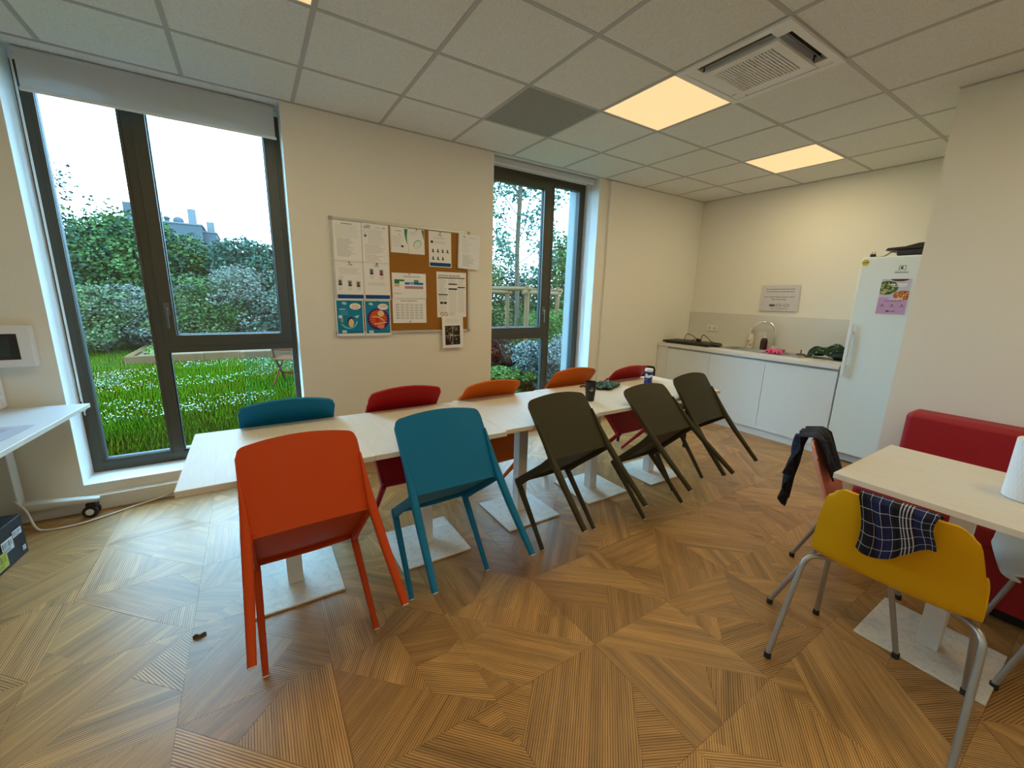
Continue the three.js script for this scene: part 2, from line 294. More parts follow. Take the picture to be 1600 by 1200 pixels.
const BLIND = new THREE.MeshPhysicalMaterial({ color: new THREE.Color().setRGB(.72, .74, .76), roughness: .95, transmission: .32, thickness: 0, side: THREE.DoubleSide });
{
  const t = thing('roller_blind', 'pale roller blind pulled a little way down the large window by the desk', 'blind');
  M('fabric', box(-1.335, -.112, 2.49, 2.672, -.664, -.6625), BLIND, t);
  M('roll', new THREE.CylinderGeometry(.019, .019, 1.24, 20).rotateZ(Math.PI / 2).translate(-.725, 2.679, -.68), BLIND, t);
  M('bottom_bar', box(-1.34, -.105, 2.474, 2.492, -.67, -.657, .004), WHITEPLASTIC, t);
  const c = M('cord', merge([tube([[-1.362, 2.66, -.70], [-1.362, 1.6, -.705], [-1.36, .69, -.70]], .0028, 20, 6), tube([[-1.355, 2.66, -.69], [-1.354, 1.6, -.696], [-1.352, .66, -.69], [-1.354, .645, -.692], [-1.36, .66, -.70]], .0028, 24, 6)]), WHITEPLASTIC, t);
  M('tensioner', merge([box(-1.367, -1.347, .645, .665, -.71, -.68, .004), new THREE.TorusGeometry(.011, .003, 6, 14).translate(-1.357, .635, -.695)]), WHITEPLASTIC, c);
  const u = thing('roller_blind', 'rolled-up pale roller blind above the window beside the noticeboard', 'blind');
  M('roll', new THREE.CylinderGeometry(.022, .022, 1.28, 20).rotateZ(Math.PI / 2).translate(2.275, 2.676, -.64), BLIND, u);
  M('bottom_bar', box(1.635, 2.915, 2.636, 2.654, -.648, -.634, .004), WHITEPLASTIC, u);
  M('cord', tube([[2.905, 2.66, -.70], [2.906, 1.8, -.705], [2.908, .8, -.70]], .0028, 20, 6), WHITEPLASTIC, u);
}

// ------------------------------------------------------------------ ceiling lamps and air conditioner
const DIFF = mat([.5, .47, .40], { roughness: .6, emissive: new THREE.Color().setRGB(.93, .60, .28), emissiveIntensity: GLOW });
const panelNames = { '-0.3,0.9': 'square lit ceiling panel over the end table by the large window', '2.1,0.9': 'square lit ceiling panel beside the air conditioner', '3.9,0.9': 'square lit ceiling panel nearest the kitchen wall', '-0.3,3.3': 'square lit ceiling panel over the open floor by the desk', '2.1,3.3': 'square lit ceiling panel over the bench table' };
for (const [x, z] of PANELS) {
  const t = thing('ceiling_light', panelNames[x + ',' + z], 'ceiling light', [x, 2.70, z], 0, 'square ceiling light panels');
  M('diffuser', box(-.284, .284, -.0005, .004, -.284, .284), DIFF, t);
  M('rim', merge([box(-.29, -.284, -.002, .012, -.29, .29), box(.284, .29, -.002, .012, -.29, .29), box(-.284, .284, -.002, .012, -.29, -.284), box(-.284, .284, -.002, .012, .284, .29)]), WHITEMETAL, t);
}
{
  const t = thing('air_conditioner', 'square ceiling cassette air conditioner with open louvre slots', 'air conditioner', [2.1, 2.70, 1.5]);
  const F = WHITEPLASTIC, y0 = -.014;
  // frame leaves a slot along each side
  M('frame', merge([box(-.30, -.262, y0, .02, -.30, .30), box(.262, .30, y0, .02, -.30, .30), box(-.262, .262, y0, .02, -.30, -.262), box(-.262, .262, y0, .02, .262, .30),
    box(-.262, -.195, y0 + .003, .02, -.262, -.195), box(.195, .262, y0 + .003, .02, -.262, -.195), box(-.262, -.195, y0 + .003, .02, .195, .262), box(.195, .262, y0 + .003, .02, .195, .262)]), F, t);
  M('cavity', box(-.262, .262, .037, .0395, -.262, .262), mat([.03, .03, .03], { roughness: .9 }), t);
  const pan = M('centre_panel', merge([box(-.2, .2, -.026, -.012, -.2, -.155), box(-.2, .2, -.026, -.012, .155, .2), box(-.2, -.155, -.026, -.012, -.155, .155), box(.155, .2, -.026, -.012, -.155, .155), box(-.19, .19, -.012, .034, -.19, -.185), box(-.19, .19, -.012, .034, .185, .19), box(-.19, -.185, -.012, .034, -.185, .185), box(.185, .19, -.012, .034, -.185, .185)]), F, t);
  M('filter', box(-.155, .155, -.008, -.006, -.155, .155), mat([.16, .16, .13], { roughness: .9 }), pan);
  for (let k = 0; k < 20; k++) M('grille_slat', box(-.155, .155, -.025, -.014, -.152 + k * .016, -.145 + k * .016), F, pan);
  M('grille_rib', merge(Array.from({ length: 13 }, (_, k) => box(-.152 + k * .0253, -.148 + k * .0253, -.0235, -.013, -.155, .155))), F, pan);
  const L = mat([.20, .20, .17], { roughness: .5 });
  for (const [a, sgn, open] of [[0, -1, .06], [0, 1, .95], [1, -1, .95], [1, 1, .06]]) {
    const hw = open > .3 ? .019 : .029, g = box(-.19, .19, -.002, .003, -hw, hw, .002).rotateX(sgn * open).translate(0, open > .3 ? .006 : -.006, sgn * (open > .3 ? .226 : .231));
    M('louvre', a ? g.rotateY(Math.PI / 2) : g, open > .3 ? L : F, t);
  }
}

// ------------------------------------------------------------------ long row of tables
const TH = 0.733;
function makeTable(name, label, x0, x1, z0, z1, bx, bz, turn = 0, group) {
  const cx = (x0 + x1) / 2, cz = (z0 + z1) / 2, t = thing(name, label, 'table', [cx, 0, cz], turn, group);
  const w = (x1 - x0) / 2, d = (z1 - z0) / 2;
  M('tabletop', box(-w, w, TH - .025, TH, -d, d, .0025), TOP, t);
  M('edge_band', merge([box(-w - .0006, -w + .001, TH - .0235, TH - .0016, -d + .003, d - .003), box(w - .001, w + .0006, TH - .0235, TH - .0016, -d + .003, d - .003), box(-w + .003, w - .003, TH - .0235, TH - .0016, -d - .0006, -d + .001), box(-w + .003, w - .003, TH - .0235, TH - .0016, d - .001, d + .0006)]), EDGE, t);
  const px = bx - cx, pz = bz - cz;
  M('column', box(px - .034, px + .034, .01, TH - .03, pz - .034, pz + .034, .004), WHITEMETAL, t);
  M('bracket', box(px - .16, px + .16, TH - .033, TH - .025, pz - .16, pz + .16), WHITEMETAL, t);
  M('base_plate', box(px - .2, px + .2, .001, .011, pz - .2, pz + .2, .004), PLATE, t);
  return t;
}
const TBL = [
  ['white square pedestal table at the window end of the row', -.658, .0275, .535, 1.224, -.305, .868],
  ['white square pedestal table second from the window end of the row', .0285, .7135, .535, 1.222, .375, .885],
  ['white square pedestal table in the middle of the row', .7145, 1.3995, .512, 1.198, 1.056, .850],
  ['white square pedestal table under the black tumbler', 1.4005, 2.0855, .495, 1.182, 1.722, .838],
  ['white square pedestal table at the kitchen end of the row', 2.0865, 2.7715, .478, 1.166, 2.365, .862],
];
TBL.forEach((a) => makeTable('square_table', a[0], a[1], a[2], a[3], a[4], a[5], a[6], 0, 'square tables pushed into one row'));

// ------------------------------------------------------------------ tipped plastic chairs
function plastic(c, r = .55) { return new THREE.MeshPhysicalMaterial({ color: new THREE.Color().setRGB(...c), roughness: r, specularIntensity: .45, bumpMap: paintBump, bumpScale: .0002 }); }
const SHADED_ORANGE = plastic([.50, .050, .001]), BLUE = plastic([.002, .165, .36]), RED = plastic([.36, .004, .008]), OLIVE = plastic([.046, .040, .020]), LIT_ORANGE = plastic([.62, .115, .004]);  // both oranges are one plastic: shaded copy near, lamp-lit copy on the window side
const SCREW = mat([.7, .7, .68], { roughness: .3, metalness: .8 });
const SCREWG = new THREE.SphereGeometry(.0038, 8, 6);
// local frame: x across, y up, -z forward, origin on the floor between the front feet
const CH = (() => {
  const back = sheet((s, t) => {
    const a = 2 * s - 1, m = Math.abs(a), corner = m > .86 ? .036 * (1 - Math.sqrt(Math.max(0, 1 - ((m - .86) / .14) ** 2))) : 0;
    const top = .772 - .022 * a * a - corner, v = .392 + (top - .392) * t, w = .222 + .002 * t;
    const u = -.424 - .012 * t + .004 - .020 * (1 - a * a) * (.35 + .65 * t);
    return V(a * w, v, -u);
  }, 48, 14, .011);
  const seat = sheet((s, t) => {
    const a = 2 * s - 1, u = -.428 + t * .428;
    const v = .402 + .036 * t - .012 * (1 - a * a) * Math.sin(Math.PI * t) + (t > .92 ? -.10 * (t - .92) : 0);
    return V(a * .204, v, -u);
  }, 16, 16, .010);
  const rear = (k) => loft([
    { c: [k * .2200, .64, .438], a: [.004, 0, 0], b: [0, 0, .006] }, { c: [k * .2175, .58, .437], a: [.007, 0, 0], b: [0, 0, .010] }, { c: [k * .2150, .48, .432], a: [.013, 0, 0], b: [0, 0, .0145] },
    { c: [k * .2150, .395, .431], a: [.0175, 0, 0], b: [0, 0, .017] }, { c: [k * .2205, .25, .440], a: [.0165, 0, 0], b: [0, 0, .0155] }, { c: [k * .2325, .004, .466], a: [.0125, 0, 0], b: [0, 0, .0125] }], 14, 3.2);
  const front = (k) => loft([
    { c: [k * .1985, .442, .002], a: [.011, 0, 0], b: [0, 0, .014] }, { c: [k * .1985, .425, .004], a: [.0150, 0, 0], b: [0, 0, .018] }, { c: [k * .1990, .38, .006], a: [.0155, 0, 0], b: [0, 0, .017] }, { c: [k * .2030, .2, .004], a: [.0135, 0, 0], b: [0, 0, .014] }, { c: [k * .2075, .004, 0], a: [.011, 0, 0], b: [0, 0, .0115] }], 14, 3.2);
  const rail = (k) => loft([
    { c: [k * .200, .396, .425], a: [.007, 0, 0], b: [0, .024, 0] }, { c: [k * .200, .398, .30], a: [.006, 0, 0], b: [0, .021, 0] }, { c: [k * .1985, .408, .15], a: [.006, 0, 0], b: [0, .022, 0] }, { c: [k * .1985, .416, .012], a: [.010, 0, 0], b: [0, .026, 0] }], 12, 4);
  const lip = loft([{ c: [-.19, .426, .008], a: [0, .014, 0], b: [0, 0, .007] }, { c: [0, .420, .006], a: [0, .012, 0], b: [0, 0, .007] }, { c: [.19, .426, .008], a: [0, .014, 0], b: [0, 0, .007] }], 10, 4);
  const foot = (x, z) => box(x - .010, x + .010, .0, .0045, z - .010, z + .010, .002);
  return { back, seat, rear: [rear(-1), rear(1)], front: [front(-1), front(1)], rail: [rail(-1), rail(1)], lip, foot };
})();
function makeChair(label, m, group) {
  const t = thing('side_chair', label, 'chair', [0, 0, 0], 0, group);
  M('backrest', CH.back, m, t);
  const seat = M('seat', CH.seat, m, t);
  M('front_edge', CH.lip, m, seat);
  for (const k of [0, 1]) {
    const sd = k ? 1 : -1;
    const r = M('leg', CH.rear[k], m, t); M('glide', CH.foot(sd * .2325, .466), PAPER, r);
    const f = M('leg', CH.front[k], m, t); M('glide', CH.foot(sd * .2075, 0), PAPER, f);
    const rl = M('seat_rail', CH.rail[k], m, t);
    for (const z of [.035, .40]) M('screw', SCREWG, SCREW, rl).position.set(sd * .193, .400, z);
  }
  t.rotation.order = 'YXZ';
  return t;
}
function placeChair(c, x, z, yaw, tip) { c.position.set(x, 0, z); c.rotation.set(-tip, yaw, 0); return c; }
const gN = 'plastic chairs tipped against the near side of the tables', gF = 'plastic chairs tipped against the window side of the tables';
placeChair(makeChair('orange plastic chair tipped forward against the table at the window end, legs in open floor', SHADED_ORANGE, gN), -.244, 1.396, .034, .825);
placeChair(makeChair('blue plastic chair tipped forward between the orange chair and a dark olive one', BLUE, gN), .360, 1.294, .010, .695);
placeChair(makeChair('dark olive plastic chair tipped forward next to the blue chair', OLIVE, gN), 1.133, 1.296, .030, .742);
placeChair(makeChair('dark olive plastic chair tipped forward, the middle of the three olive chairs', OLIVE, gN), 1.929, 1.365, .022, .840);
placeChair(makeChair('dark olive plastic chair tipped forward at the kitchen end of the tables', OLIVE, gN), 2.446, 1.195, .058, .644);
placeChair(makeChair('blue plastic chair tipped against the table in front of the large window', BLUE, gF), -.249, .445, Math.PI - .009, .711);
placeChair(makeChair('red plastic chair tipped against the table below the noticeboard', RED, gF), .381, .462, Math.PI + .008, .685);
placeChair(makeChair('orange plastic chair in a painted lit tone tipped against the middle table beside the red one', LIT_ORANGE, gF), .985, .392, Math.PI + .035, .774);
placeChair(makeChair('orange plastic chair in a painted lit tone tipped in front of the window with the young tree', LIT_ORANGE, gF), 1.775, .425, Math.PI + .016, .660);
placeChair(makeChair('red plastic chair tipped at the kitchen end behind the blue canister', RED, gF), 2.372, .372, Math.PI + .038, .776);
placeChair(makeChair('black plastic chair standing upright behind the red chair at the kitchen end', plastic([.012, .012, .014])), 2.945, .665, Math.PI + .05, 0);

// ------------------------------------------------------------------ things on the long tables
{
  const t = thing('tumbler', 'black plastic tumbler with small white lettering on the long table', 'tumbler', [1.575, TH, .925]);
  const txt = canvasTex(256, 128, (x, w, h) => { x.fillStyle = '#0c0c0d'; x.fillRect(0, 0, w, h); x.fillStyle = '#d8dad8'; x.font = 'bold 50px sans-serif'; x.textAlign = 'center'; x.fillText('●-22', w / 2, 58); x.fillRect(44, 72, 168, 9); x.fillRect(70, 92, 116, 4); });
  M('cup', lathe([[0, .001], [.028, .001], [.030, .004], [.041, .135], [.0385, .1345], [.028, .008], [0, .008]]), BLACK, t);
  const g = new THREE.CylinderGeometry(.0387, .0355, .045, 20, 1, true, -.62, 1.24).translate(0, .085, 0).rotateY(-.55);
  M('lettering', g, mat(0xffffff, { map: txt, roughness: .5 }), t);
}
{
  const t = thing('canister', 'small blue and white canister with a white lid on the long table', 'canister', [2.405, TH, .742]);
  M('body', new THREE.CylinderGeometry(.032, .032, .112, 28).rotateY(.9).translate(0, .056, 0), mat(0xffffff, { roughness: .4, map: canvasTex(512, 256, (x, w, h) => {
    x.fillStyle = '#1435a0'; x.fillRect(0, 0, w, h); x.fillStyle = '#f2f4f6';
    for (let k = 0; k < 2; k++) { x.beginPath(); x.ellipse(128 + 256 * k, 88, 100, 26, -.18, 0, 7); x.fill(); x.beginPath(); x.ellipse(60 + 256 * k, 70, 34, 34, .4, 0, 7); x.fill(); }
    x.fillStyle = '#8fa5dc'; for (let k = 0; k < 4; k++) x.fillRect(40 + k * 128, 150, 52, 9), x.fillRect(40 + k * 128, 168, 40, 7); x.fillStyle = '#fff'; for (let k = 0; k < 4; k++) { x.beginPath(); x.arc(96 + k * 128, 226, 12, 0, 7); x.fill(); }
  }) }), t);
  M('lid', lathe([[0, .112], [.0325, .112], [.0335, .115], [.0335, .132], [.031, .135], [0, .1345]]), WHITEPLASTIC, t);
}
const leafCloth = canvasTex(512, 512, (x, w, h) => { x.fillStyle = '#16302c'; x.fillRect(0, 0, w, h); seed = 91; for (let k = 0; k < 420; k++) { x.fillStyle = ['#2f6b5c', '#5f998a', '#0c1a19', '#9fc0b2', '#23493f'][Math.floor(rnd() * 5)]; x.beginPath(); x.ellipse(rnd() * w, rnd() * h, rr(6, 26), rr(3, 9), rnd() * 6, 0, 7); x.fill(); } });
{
  const g = sheet((s, t) => { const a = s - .5, b = t - .5; return V(a * .24 + .02 * Math.sin(t * 9), .012 + .006 * Math.sin(s * 13 + t * 7) + .005 * Math.sin(t * 17) + .012 * (1 - 4 * a * a) * (1 - 4 * b * b), b * .19 * (1 - .35 * s)); }, 26, 22, .012, [1, 1]);
  const m = solo('cloth_pouch', 'leaf-patterned green cloth pouch lying flat on the long table', 'pouch', g, mat(0xffffff, { map: leafCloth, roughness: .9 }));
  m.position.set(1.985, TH + .008, .665); m.rotation.y = .25;
  const st = solo('pouch_strap', 'short dark crumpled strap on the table beside the green pouch', 'strap', tube([[0, .006, 0], [.02, .014, .015], [.045, .006, .01], [.06, .016, .03], [.085, .007, .035]], .0065, 24, 7), BLACK);
  st.position.set(1.80, TH, .575);
}

// ------------------------------------------------------------------ noticeboard and its papers
const ZN = -.548;
const CORK = mat(0xffffff, { roughness: .95, map: dataTex(256, 256, (i, j) => { const n = vnoise(i / 2.2, j / 2.2, 70), k = .86 + .22 * n - (vnoise(i / 1.6, j / 1.6, 71) > .84 ? .25 : 0); return [168 * k, 112 * k, 40 * k]; }, true, [6, 5]) });
{
  const t = thing('noticeboard', 'cork noticeboard in a slim aluminium frame on the wall between the windows', 'noticeboard', [.778, 1.54, ZF]);
  const w = .590, h = .446, A = mat([.62, .62, .58], { roughness: .35, metalness: .7 });
  M('cork_panel', box(-w + .01, w - .01, -h + .01, h - .01, 0, .010), CORK, t);
  M('frame', merge([box(-w, w, h - .02, h, 0, .018, .003), box(-w, w, -h, -h + .02, 0, .018, .003), box(-w, -w + .02, -h + .02, h - .02, 0, .018, .003), box(w - .02, w, -h + .02, h - .02, 0, .018, .003)]), A, t);
  for (const [sx, sy] of [[-1, 1], [1, 1], [-1, -1], [1, -1]]) M('corner_cap', box(sx * (w - .011) - .014, sx * (w - .011) + .014, sy * (h - .011) - .014, sy * (h - .011) + .014, 0, .021, .004), mat([.34, .36, .36], { roughness: .5 }), t);
}
function lines(x, x0, x1, y0, n, dy, c = '#8a8a8c', h = 3, j = .3) { x.fillStyle = c; for (let k = 0; k < n; k++) x.fillRect(x0, y0 + k * dy, (x1 - x0) * (1 - j * rnd()), h); }
const INK = '#2c2d33', NAVY = '#12478f';
const logo = (x, cx, cy, s = 1) => { x.fillStyle = INK; x.font = `bold ${34 * s}px sans-serif`; x.textAlign = 'center'; x.fillText('etap', cx, cy + 12 * s); x.beginPath(); x.arc(cx + 2 * s, cy - 22 * s, 5 * s, 0, 7); x.fill(); x.fillRect(cx - 46 * s, cy + 22 * s, 92 * s, 3); };
const portrait = (x, X, Y, w, h, c = '#3a3a40') => { x.fillStyle = '#a9abb0'; x.fillRect(X, Y, w, h); x.fillStyle = c; x.beginPath(); x.ellipse(X + w / 2, Y + h * .38, w * .24, h * .24, 0, 0, 7); x.fill(); x.fillRect(X + w * .14, Y + h * .64, w * .72, h * .36); };
const white = (x, w, h) => { x.fillStyle = '#f3f2f0'; x.fillRect(0, 0, w, h); };
seed = 333;
const bust = (x, X, Y) => { x.fillStyle = INK; x.beginPath(); x.ellipse(X, Y, 15, 20, 0, 0, 7); x.fill(); x.beginPath(); x.ellipse(X, Y + 40, 27, 20, 0, Math.PI, 7); x.fill(); };
const balloon = (x, cx, cy, t) => { x.fillStyle = '#f7f0e4'; x.beginPath(); x.ellipse(cx, cy, 104, 62, 0, 0, 7); x.fill(); x.fillStyle = '#b8562a'; x.font = 'bold 24px sans-serif'; x.textAlign = 'center'; t.forEach((s, k) => x.fillText(s, cx, cy - 16 + k * 28)); };
const PAPERS = [ // name, label, x, y, w, h, tilt, layer, draw
  ['printed_sheet', 'white sheet of dense text under a short blue heading at the board corner', .314, 1.816, .21, .297, -.006, 0, (x, w, h) => { white(x, w, h); x.fillStyle = '#3f78b0'; x.fillRect(150, 44, 190, 12); lines(x, 40, 470, 74, 12, 20, '#b9bbbe', 3, .2); lines(x, 60, 420, 320, 17, 20, '#7f8186', 4, .5); }],
  ['printed_sheet', 'white text sheet headed with two emblems and a small blue globe', .527, 1.817, .21, .297, -.004, 0, (x, w, h) => { white(x, w, h); x.fillStyle = INK; x.font = 'bold 46px sans-serif'; x.textAlign = 'left'; x.fillText('NERO', 40, 92); x.fillRect(74, 36, 90, 10); x.fillStyle = '#22306e'; x.font = 'bold 40px sans-serif'; x.fillText('F5', 400, 82); lines(x, 250, 390, 58, 2, 24, '#8088b0'); x.fillStyle = INK; for (let k = 0; k < 6; k++) { x.beginPath(); x.arc(62 + 30 * Math.cos(k), 150 + 30 * Math.sin(k), 5, 0, 7); x.fill(); } x.fillStyle = '#2d6fae'; x.beginPath(); x.arc(66, 232, 24, 0, 7); x.fill(); lines(x, 116, 460, 120, 12, 22, '#9c9ea4', 3, .3); lines(x, 50, 470, 390, 9, 20, '#8d8a90', 3, .4); lines(x, 50, 440, 580, 7, 20, '#a8787c', 3, .5); }],
  ['certificate', 'small certificate with a green ribbon print and a dark stamp', .722, 1.862, .150, .205, 0, 0, (x, w, h) => { white(x, w, h); x.fillStyle = '#5f7f76'; x.fillRect(22, 30, 5, h - 70); x.fillStyle = '#2f8f72'; x.beginPath(); x.moveTo(w - 110, 40); x.lineTo(w - 8, 40); x.quadraticCurveTo(w - 60, 260, w - 20, 470); x.quadraticCurveTo(w - 120, 260, w - 110, 40); x.fill(); x.fillStyle = INK; x.font = 'bold 32px sans-serif'; x.textAlign = 'center'; x.fillText('CERTIFICAT', w / 2 - 20, 120); x.fillText('AB', w / 2, 200); lines(x, 50, 380, 250, 9, 34, '#8a9a96', 4, .3); x.fillStyle = '#27332f'; x.fillRect(300, 490, 70, 50); }],
  ['certificate', 'pale certificate with a faint green leaf watermark', .868, 1.860, .140, .205, .008, 0, (x, w, h) => { white(x, w, h); x.fillStyle = '#9fc6b8'; x.beginPath(); x.ellipse(w * .55, h * .6, 150, 110, -.8, 0, 7); x.fill(); x.fillStyle = '#e3eeea'; x.beginPath(); x.ellipse(w * .55, h * .62, 128, 88, -.8, 0, 7); x.fill(); x.fillStyle = '#3f8f76'; x.beginPath(); x.moveTo(w - 90, 20); x.lineTo(w - 10, 20); x.lineTo(w - 14, 330); x.closePath(); x.fill(); lines(x, 50, 300, 90, 4, 26, '#8fa69e', 4); }],
  ['staff_sheet', 'white staff sheet with rows of small black portraits and a blue footer', 1.082, 1.813, .21, .297, .004, 0, (x, w, h) => { white(x, w, h); logo(x, w / 2, 62); lines(x, 110, 420, 112, 3, 18, '#9fa0a6'); x.fillStyle = '#1b2440'; x.beginPath(); x.arc(72, 215, 28, 0, 7); x.fill(); lines(x, 120, 430, 195, 3, 20, '#8b8d95'); for (let k = 0; k < 4; k++) bust(x, 92 + k * 110, 375); for (let k = 0; k < 3; k++) bust(x, 92 + k * 110, 530); x.fillStyle = NAVY; x.fillRect(16, h - 90, w - 32, 74); }],
  ['punched_pocket', 'clear punched pocket with a text page hanging past the board edge', 1.358, 1.815, .22, .305, -.035, 1, (x, w, h) => { x.fillStyle = '#eef0f2'; x.fillRect(0, 0, w, h); x.fillStyle = '#cfd3d6'; x.fillRect(0, 0, 26, h); x.fillStyle = '#6d6f72'; for (let k = 0; k < 11; k++) { x.beginPath(); x.arc(13, 40 + k * 64, 7, 0, 7); x.fill(); } logo(x, 140, 60, .8); lines(x, 250, 450, 60, 2, 18, '#9a9ca2'); lines(x, 90, 330, 120, 13, 22, '#b3b5ba', 3, .6); lines(x, 110, 400, 430, 12, 20, '#85878c', 4, .5); }],
  ['staff_sheet', 'white notice with three small portraits and a blue footer band', .314, 1.519, .21, .297, .004, 0, (x, w, h) => { white(x, w, h); logo(x, w * .55, 56); lines(x, 60, 470, 130, 7, 18, '#a6a8ad', 3, .2); lines(x, 60, 160, 280, 4, 18, '#8d8f94'); portrait(x, 40, 350, 76, 108); portrait(x, 216, 362, 76, 108, '#4a4a4e'); portrait(x, 372, 372, 76, 108, '#6b2f36'); for (let k = 0; k < 3; k++) lines(x, 46 + k * 170, 120 + k * 170, 490, 4, 16, '#9a9ba0'); x.fillStyle = NAVY; x.fillRect(14, h - 96, w - 28, 76); }],
  ['staff_sheet', 'white notice with two small portraits and a blue footer band', .527, 1.520, .21, .297, .004, 0, (x, w, h) => { white(x, w, h); logo(x, w * .5, 56); portrait(x, 118, 120, 74, 112); portrait(x, 306, 132, 78, 112, '#8a2436'); lines(x, 126, 200, 250, 5, 15, '#9a9ba0'); lines(x, 312, 390, 262, 5, 15, '#9a9ba0'); lines(x, 70, 470, 388, 4, 17, '#a6a8ad', 3, .3); x.fillStyle = NAVY; x.fillRect(14, h - 96, w - 28, 76); }],
  ['health_poster', 'blue poster with a speech balloon, a round head and a curved white arrow', .299, 1.225, .21, .290, 0, 1, (x, w, h) => { white(x, w, h); x.fillStyle = '#0b84ad'; x.fillRect(16, 16, w - 32, h - 66); x.fillStyle = '#b9dce8'; x.beginPath(); x.ellipse(160, 70, 44, 26, .2, 0, 7); x.fill(); balloon(x, 360, 128, ['Les dents,', 'on les soigne', 'à tout âge']); x.fillStyle = '#fff'; x.font = 'bold 30px sans-serif'; x.textAlign = 'left'; x.fillText('UN PEU !', 60, 196); lines(x, 66, 260, 216, 5, 18, '#7cc3da', 4); x.strokeStyle = '#8fd0e4'; x.lineWidth = 22; x.beginPath(); x.arc(230, 400, 150, .1, 2.7); x.stroke(); x.fillStyle = '#e8edf0'; x.fillRect(44, 300, 66, 56); x.fillStyle = '#9aa45c'; x.fillRect(72, 360, 54, 74); x.fillStyle = '#3c2a4c'; x.beginPath(); x.ellipse(262, 420, 62, 88, .1, 0, 7); x.fill(); x.fillStyle = '#eccf96'; x.beginPath(); x.ellipse(270, 450, 50, 80, .1, 0, 7); x.fill(); x.fillStyle = '#cfe4ec'; x.beginPath(); x.moveTo(330, 320); x.lineTo(430, 300); x.lineTo(392, 360); x.fill(); x.fillStyle = '#d7e7ea'; x.fillRect(96, 592, 80, 52); x.fillStyle = '#07628a'; x.fillRect(190, 610, 270, 16); }],
  ['health_poster', 'blue poster with a large orange and purple disc and a speech balloon', .518, 1.223, .21, .290, .006, 1, (x, w, h) => { white(x, w, h); x.fillStyle = '#0b84ad'; x.fillRect(16, 16, w - 32, h - 66); x.fillStyle = '#3d1b77'; x.beginPath(); x.arc(262, 372, 218, 0, 7); x.fill(); x.fillStyle = '#dd5a16'; x.beginPath(); for (let k = 0; k <= 40; k++) { const a = k / 40 * 6.2832, r = k % 2 ? 196 : 150; x.lineTo(262 + r * Math.cos(a), 362 + r * Math.sin(a)); } x.fill(); x.fillStyle = '#b9dce8'; x.beginPath(); x.ellipse(130, 72, 44, 26, .2, 0, 7); x.fill(); balloon(x, 366, 128, ['La santé passe', 'par la bouche']); x.fillStyle = '#f0d39e'; x.beginPath(); x.arc(318, 262, 62, 0, 7); x.fill(); x.strokeStyle = '#f4e3cf'; x.lineWidth = 15; x.beginPath(); x.moveTo(150, 320); x.lineTo(280, 336); x.lineTo(380, 410); x.moveTo(180, 470); x.lineTo(430, 440); x.stroke(); x.fillStyle = '#cc2d1d'; x.fillRect(206, 352, 70, 88); x.fillStyle = '#e88a72'; x.beginPath(); x.ellipse(310, 520, 70, 48, 0, 0, 7); x.fill(); x.fillStyle = '#d7e7ea'; x.fillRect(70, 600, 84, 52); x.fillStyle = '#07628a'; x.fillRect(170, 618, 290, 16); }],
  ['planning_sheet', 'landscape planning chart in green, blue and mauve blocks', .797, 1.494, .297, .21, .004, 0, (x, w, h) => { white(x, w, h); x.fillStyle = '#2458a6'; x.font = 'bold 34px sans-serif'; x.textAlign = 'center'; x.fillText('Planning personnel été', w * .58, 84); const B = (c, a, b, d, e) => { x.fillStyle = c; x.fillRect(a, b, d, e); }; B('#2e8b3a', 50, 140, 220, 40); B('#1a70b8', 50, 180, 110, 46); B('#d9c38e', 52, 228, 106, 66); B('#2e8b3a', 490, 140, 105, 60); B('#1a70b8', 280, 196, 420, 50); B('#f3f2f0', 380, 222, 110, 16); B('#b98aa8', 280, 276, 420, 58); lines(x, 300, 690, 150, 2, 18, '#c9cbd0', 3); lines(x, 30, 260, 430, 2, 14, '#7b7d82', 5); }],
  ['planning_sheet', 'landscape table sheet with rows of small grey entries', .795, 1.284, .297, .21, 0, 0, (x, w, h) => { white(x, w, h); x.fillStyle = '#35507c'; x.font = 'bold 32px sans-serif'; x.textAlign = 'center'; x.fillText('Présence hebdomadaire', w * .48, 66); for (let r = 0; r < 6; r++) for (let c = 0; c < 6; c++) { x.fillStyle = c ? '#adb0b4' : '#7d8086'; x.fillRect(70 + c * 108, 128 + r * 58, 74, 12); x.fillStyle = '#c9cbce'; x.fillRect(64 + c * 108, 148 + r * 58, 86, 16); } }],
  ['legal_notice', 'large black and white legal notice in three columns with red no-smoking signs', 1.190, 1.427, .289, .40, .006, 0, (x, w, h) => { white(x, w, h); x.fillStyle = INK; x.font = 'bold 30px sans-serif'; x.textAlign = 'left'; x.fillText('AFFICHAGE OBLIGATOIRE', 34, 68); x.fillRect(24, 84, w - 48, 14); lines(x, 30, 180, 112, 14, 17, '#9a9a9e', 3, .4); x.fillStyle = INK; x.fillRect(200, 176, 150, 20); x.fillRect(200, 250, 150, 24); x.fillRect(360, 226, 130, 18); x.fillRect(24, 344, 160, 16); lines(x, 200, 350, 110, 4, 17, '#8d8d92', 3); lines(x, 200, 350, 286, 24, 15, '#b5b5b8', 3, .15); lines(x, 362, 490, 110, 7, 16, '#a5a5aa', 3); lines(x, 362, 490, 256, 26, 15, '#b5b5b8', 3, .15); lines(x, 30, 180, 372, 5, 16, '#8d8d92', 4); x.fillStyle = '#2b4a3c'; x.fillRect(50, 462, 54, 38); x.fillRect(112, 462, 54, 38); lines(x, 30, 180, 520, 8, 15, '#b5b5b8', 3); for (const k of [82, 152]) { x.strokeStyle = '#a02626'; x.lineWidth = 7; x.beginPath(); x.arc(k, 660, 28, 0, 7); x.moveTo(k - 20, 640); x.lineTo(k + 20, 680); x.stroke(); } lines(x, 200, 330, 640, 4, 14, '#9a9a9e', 3); }],
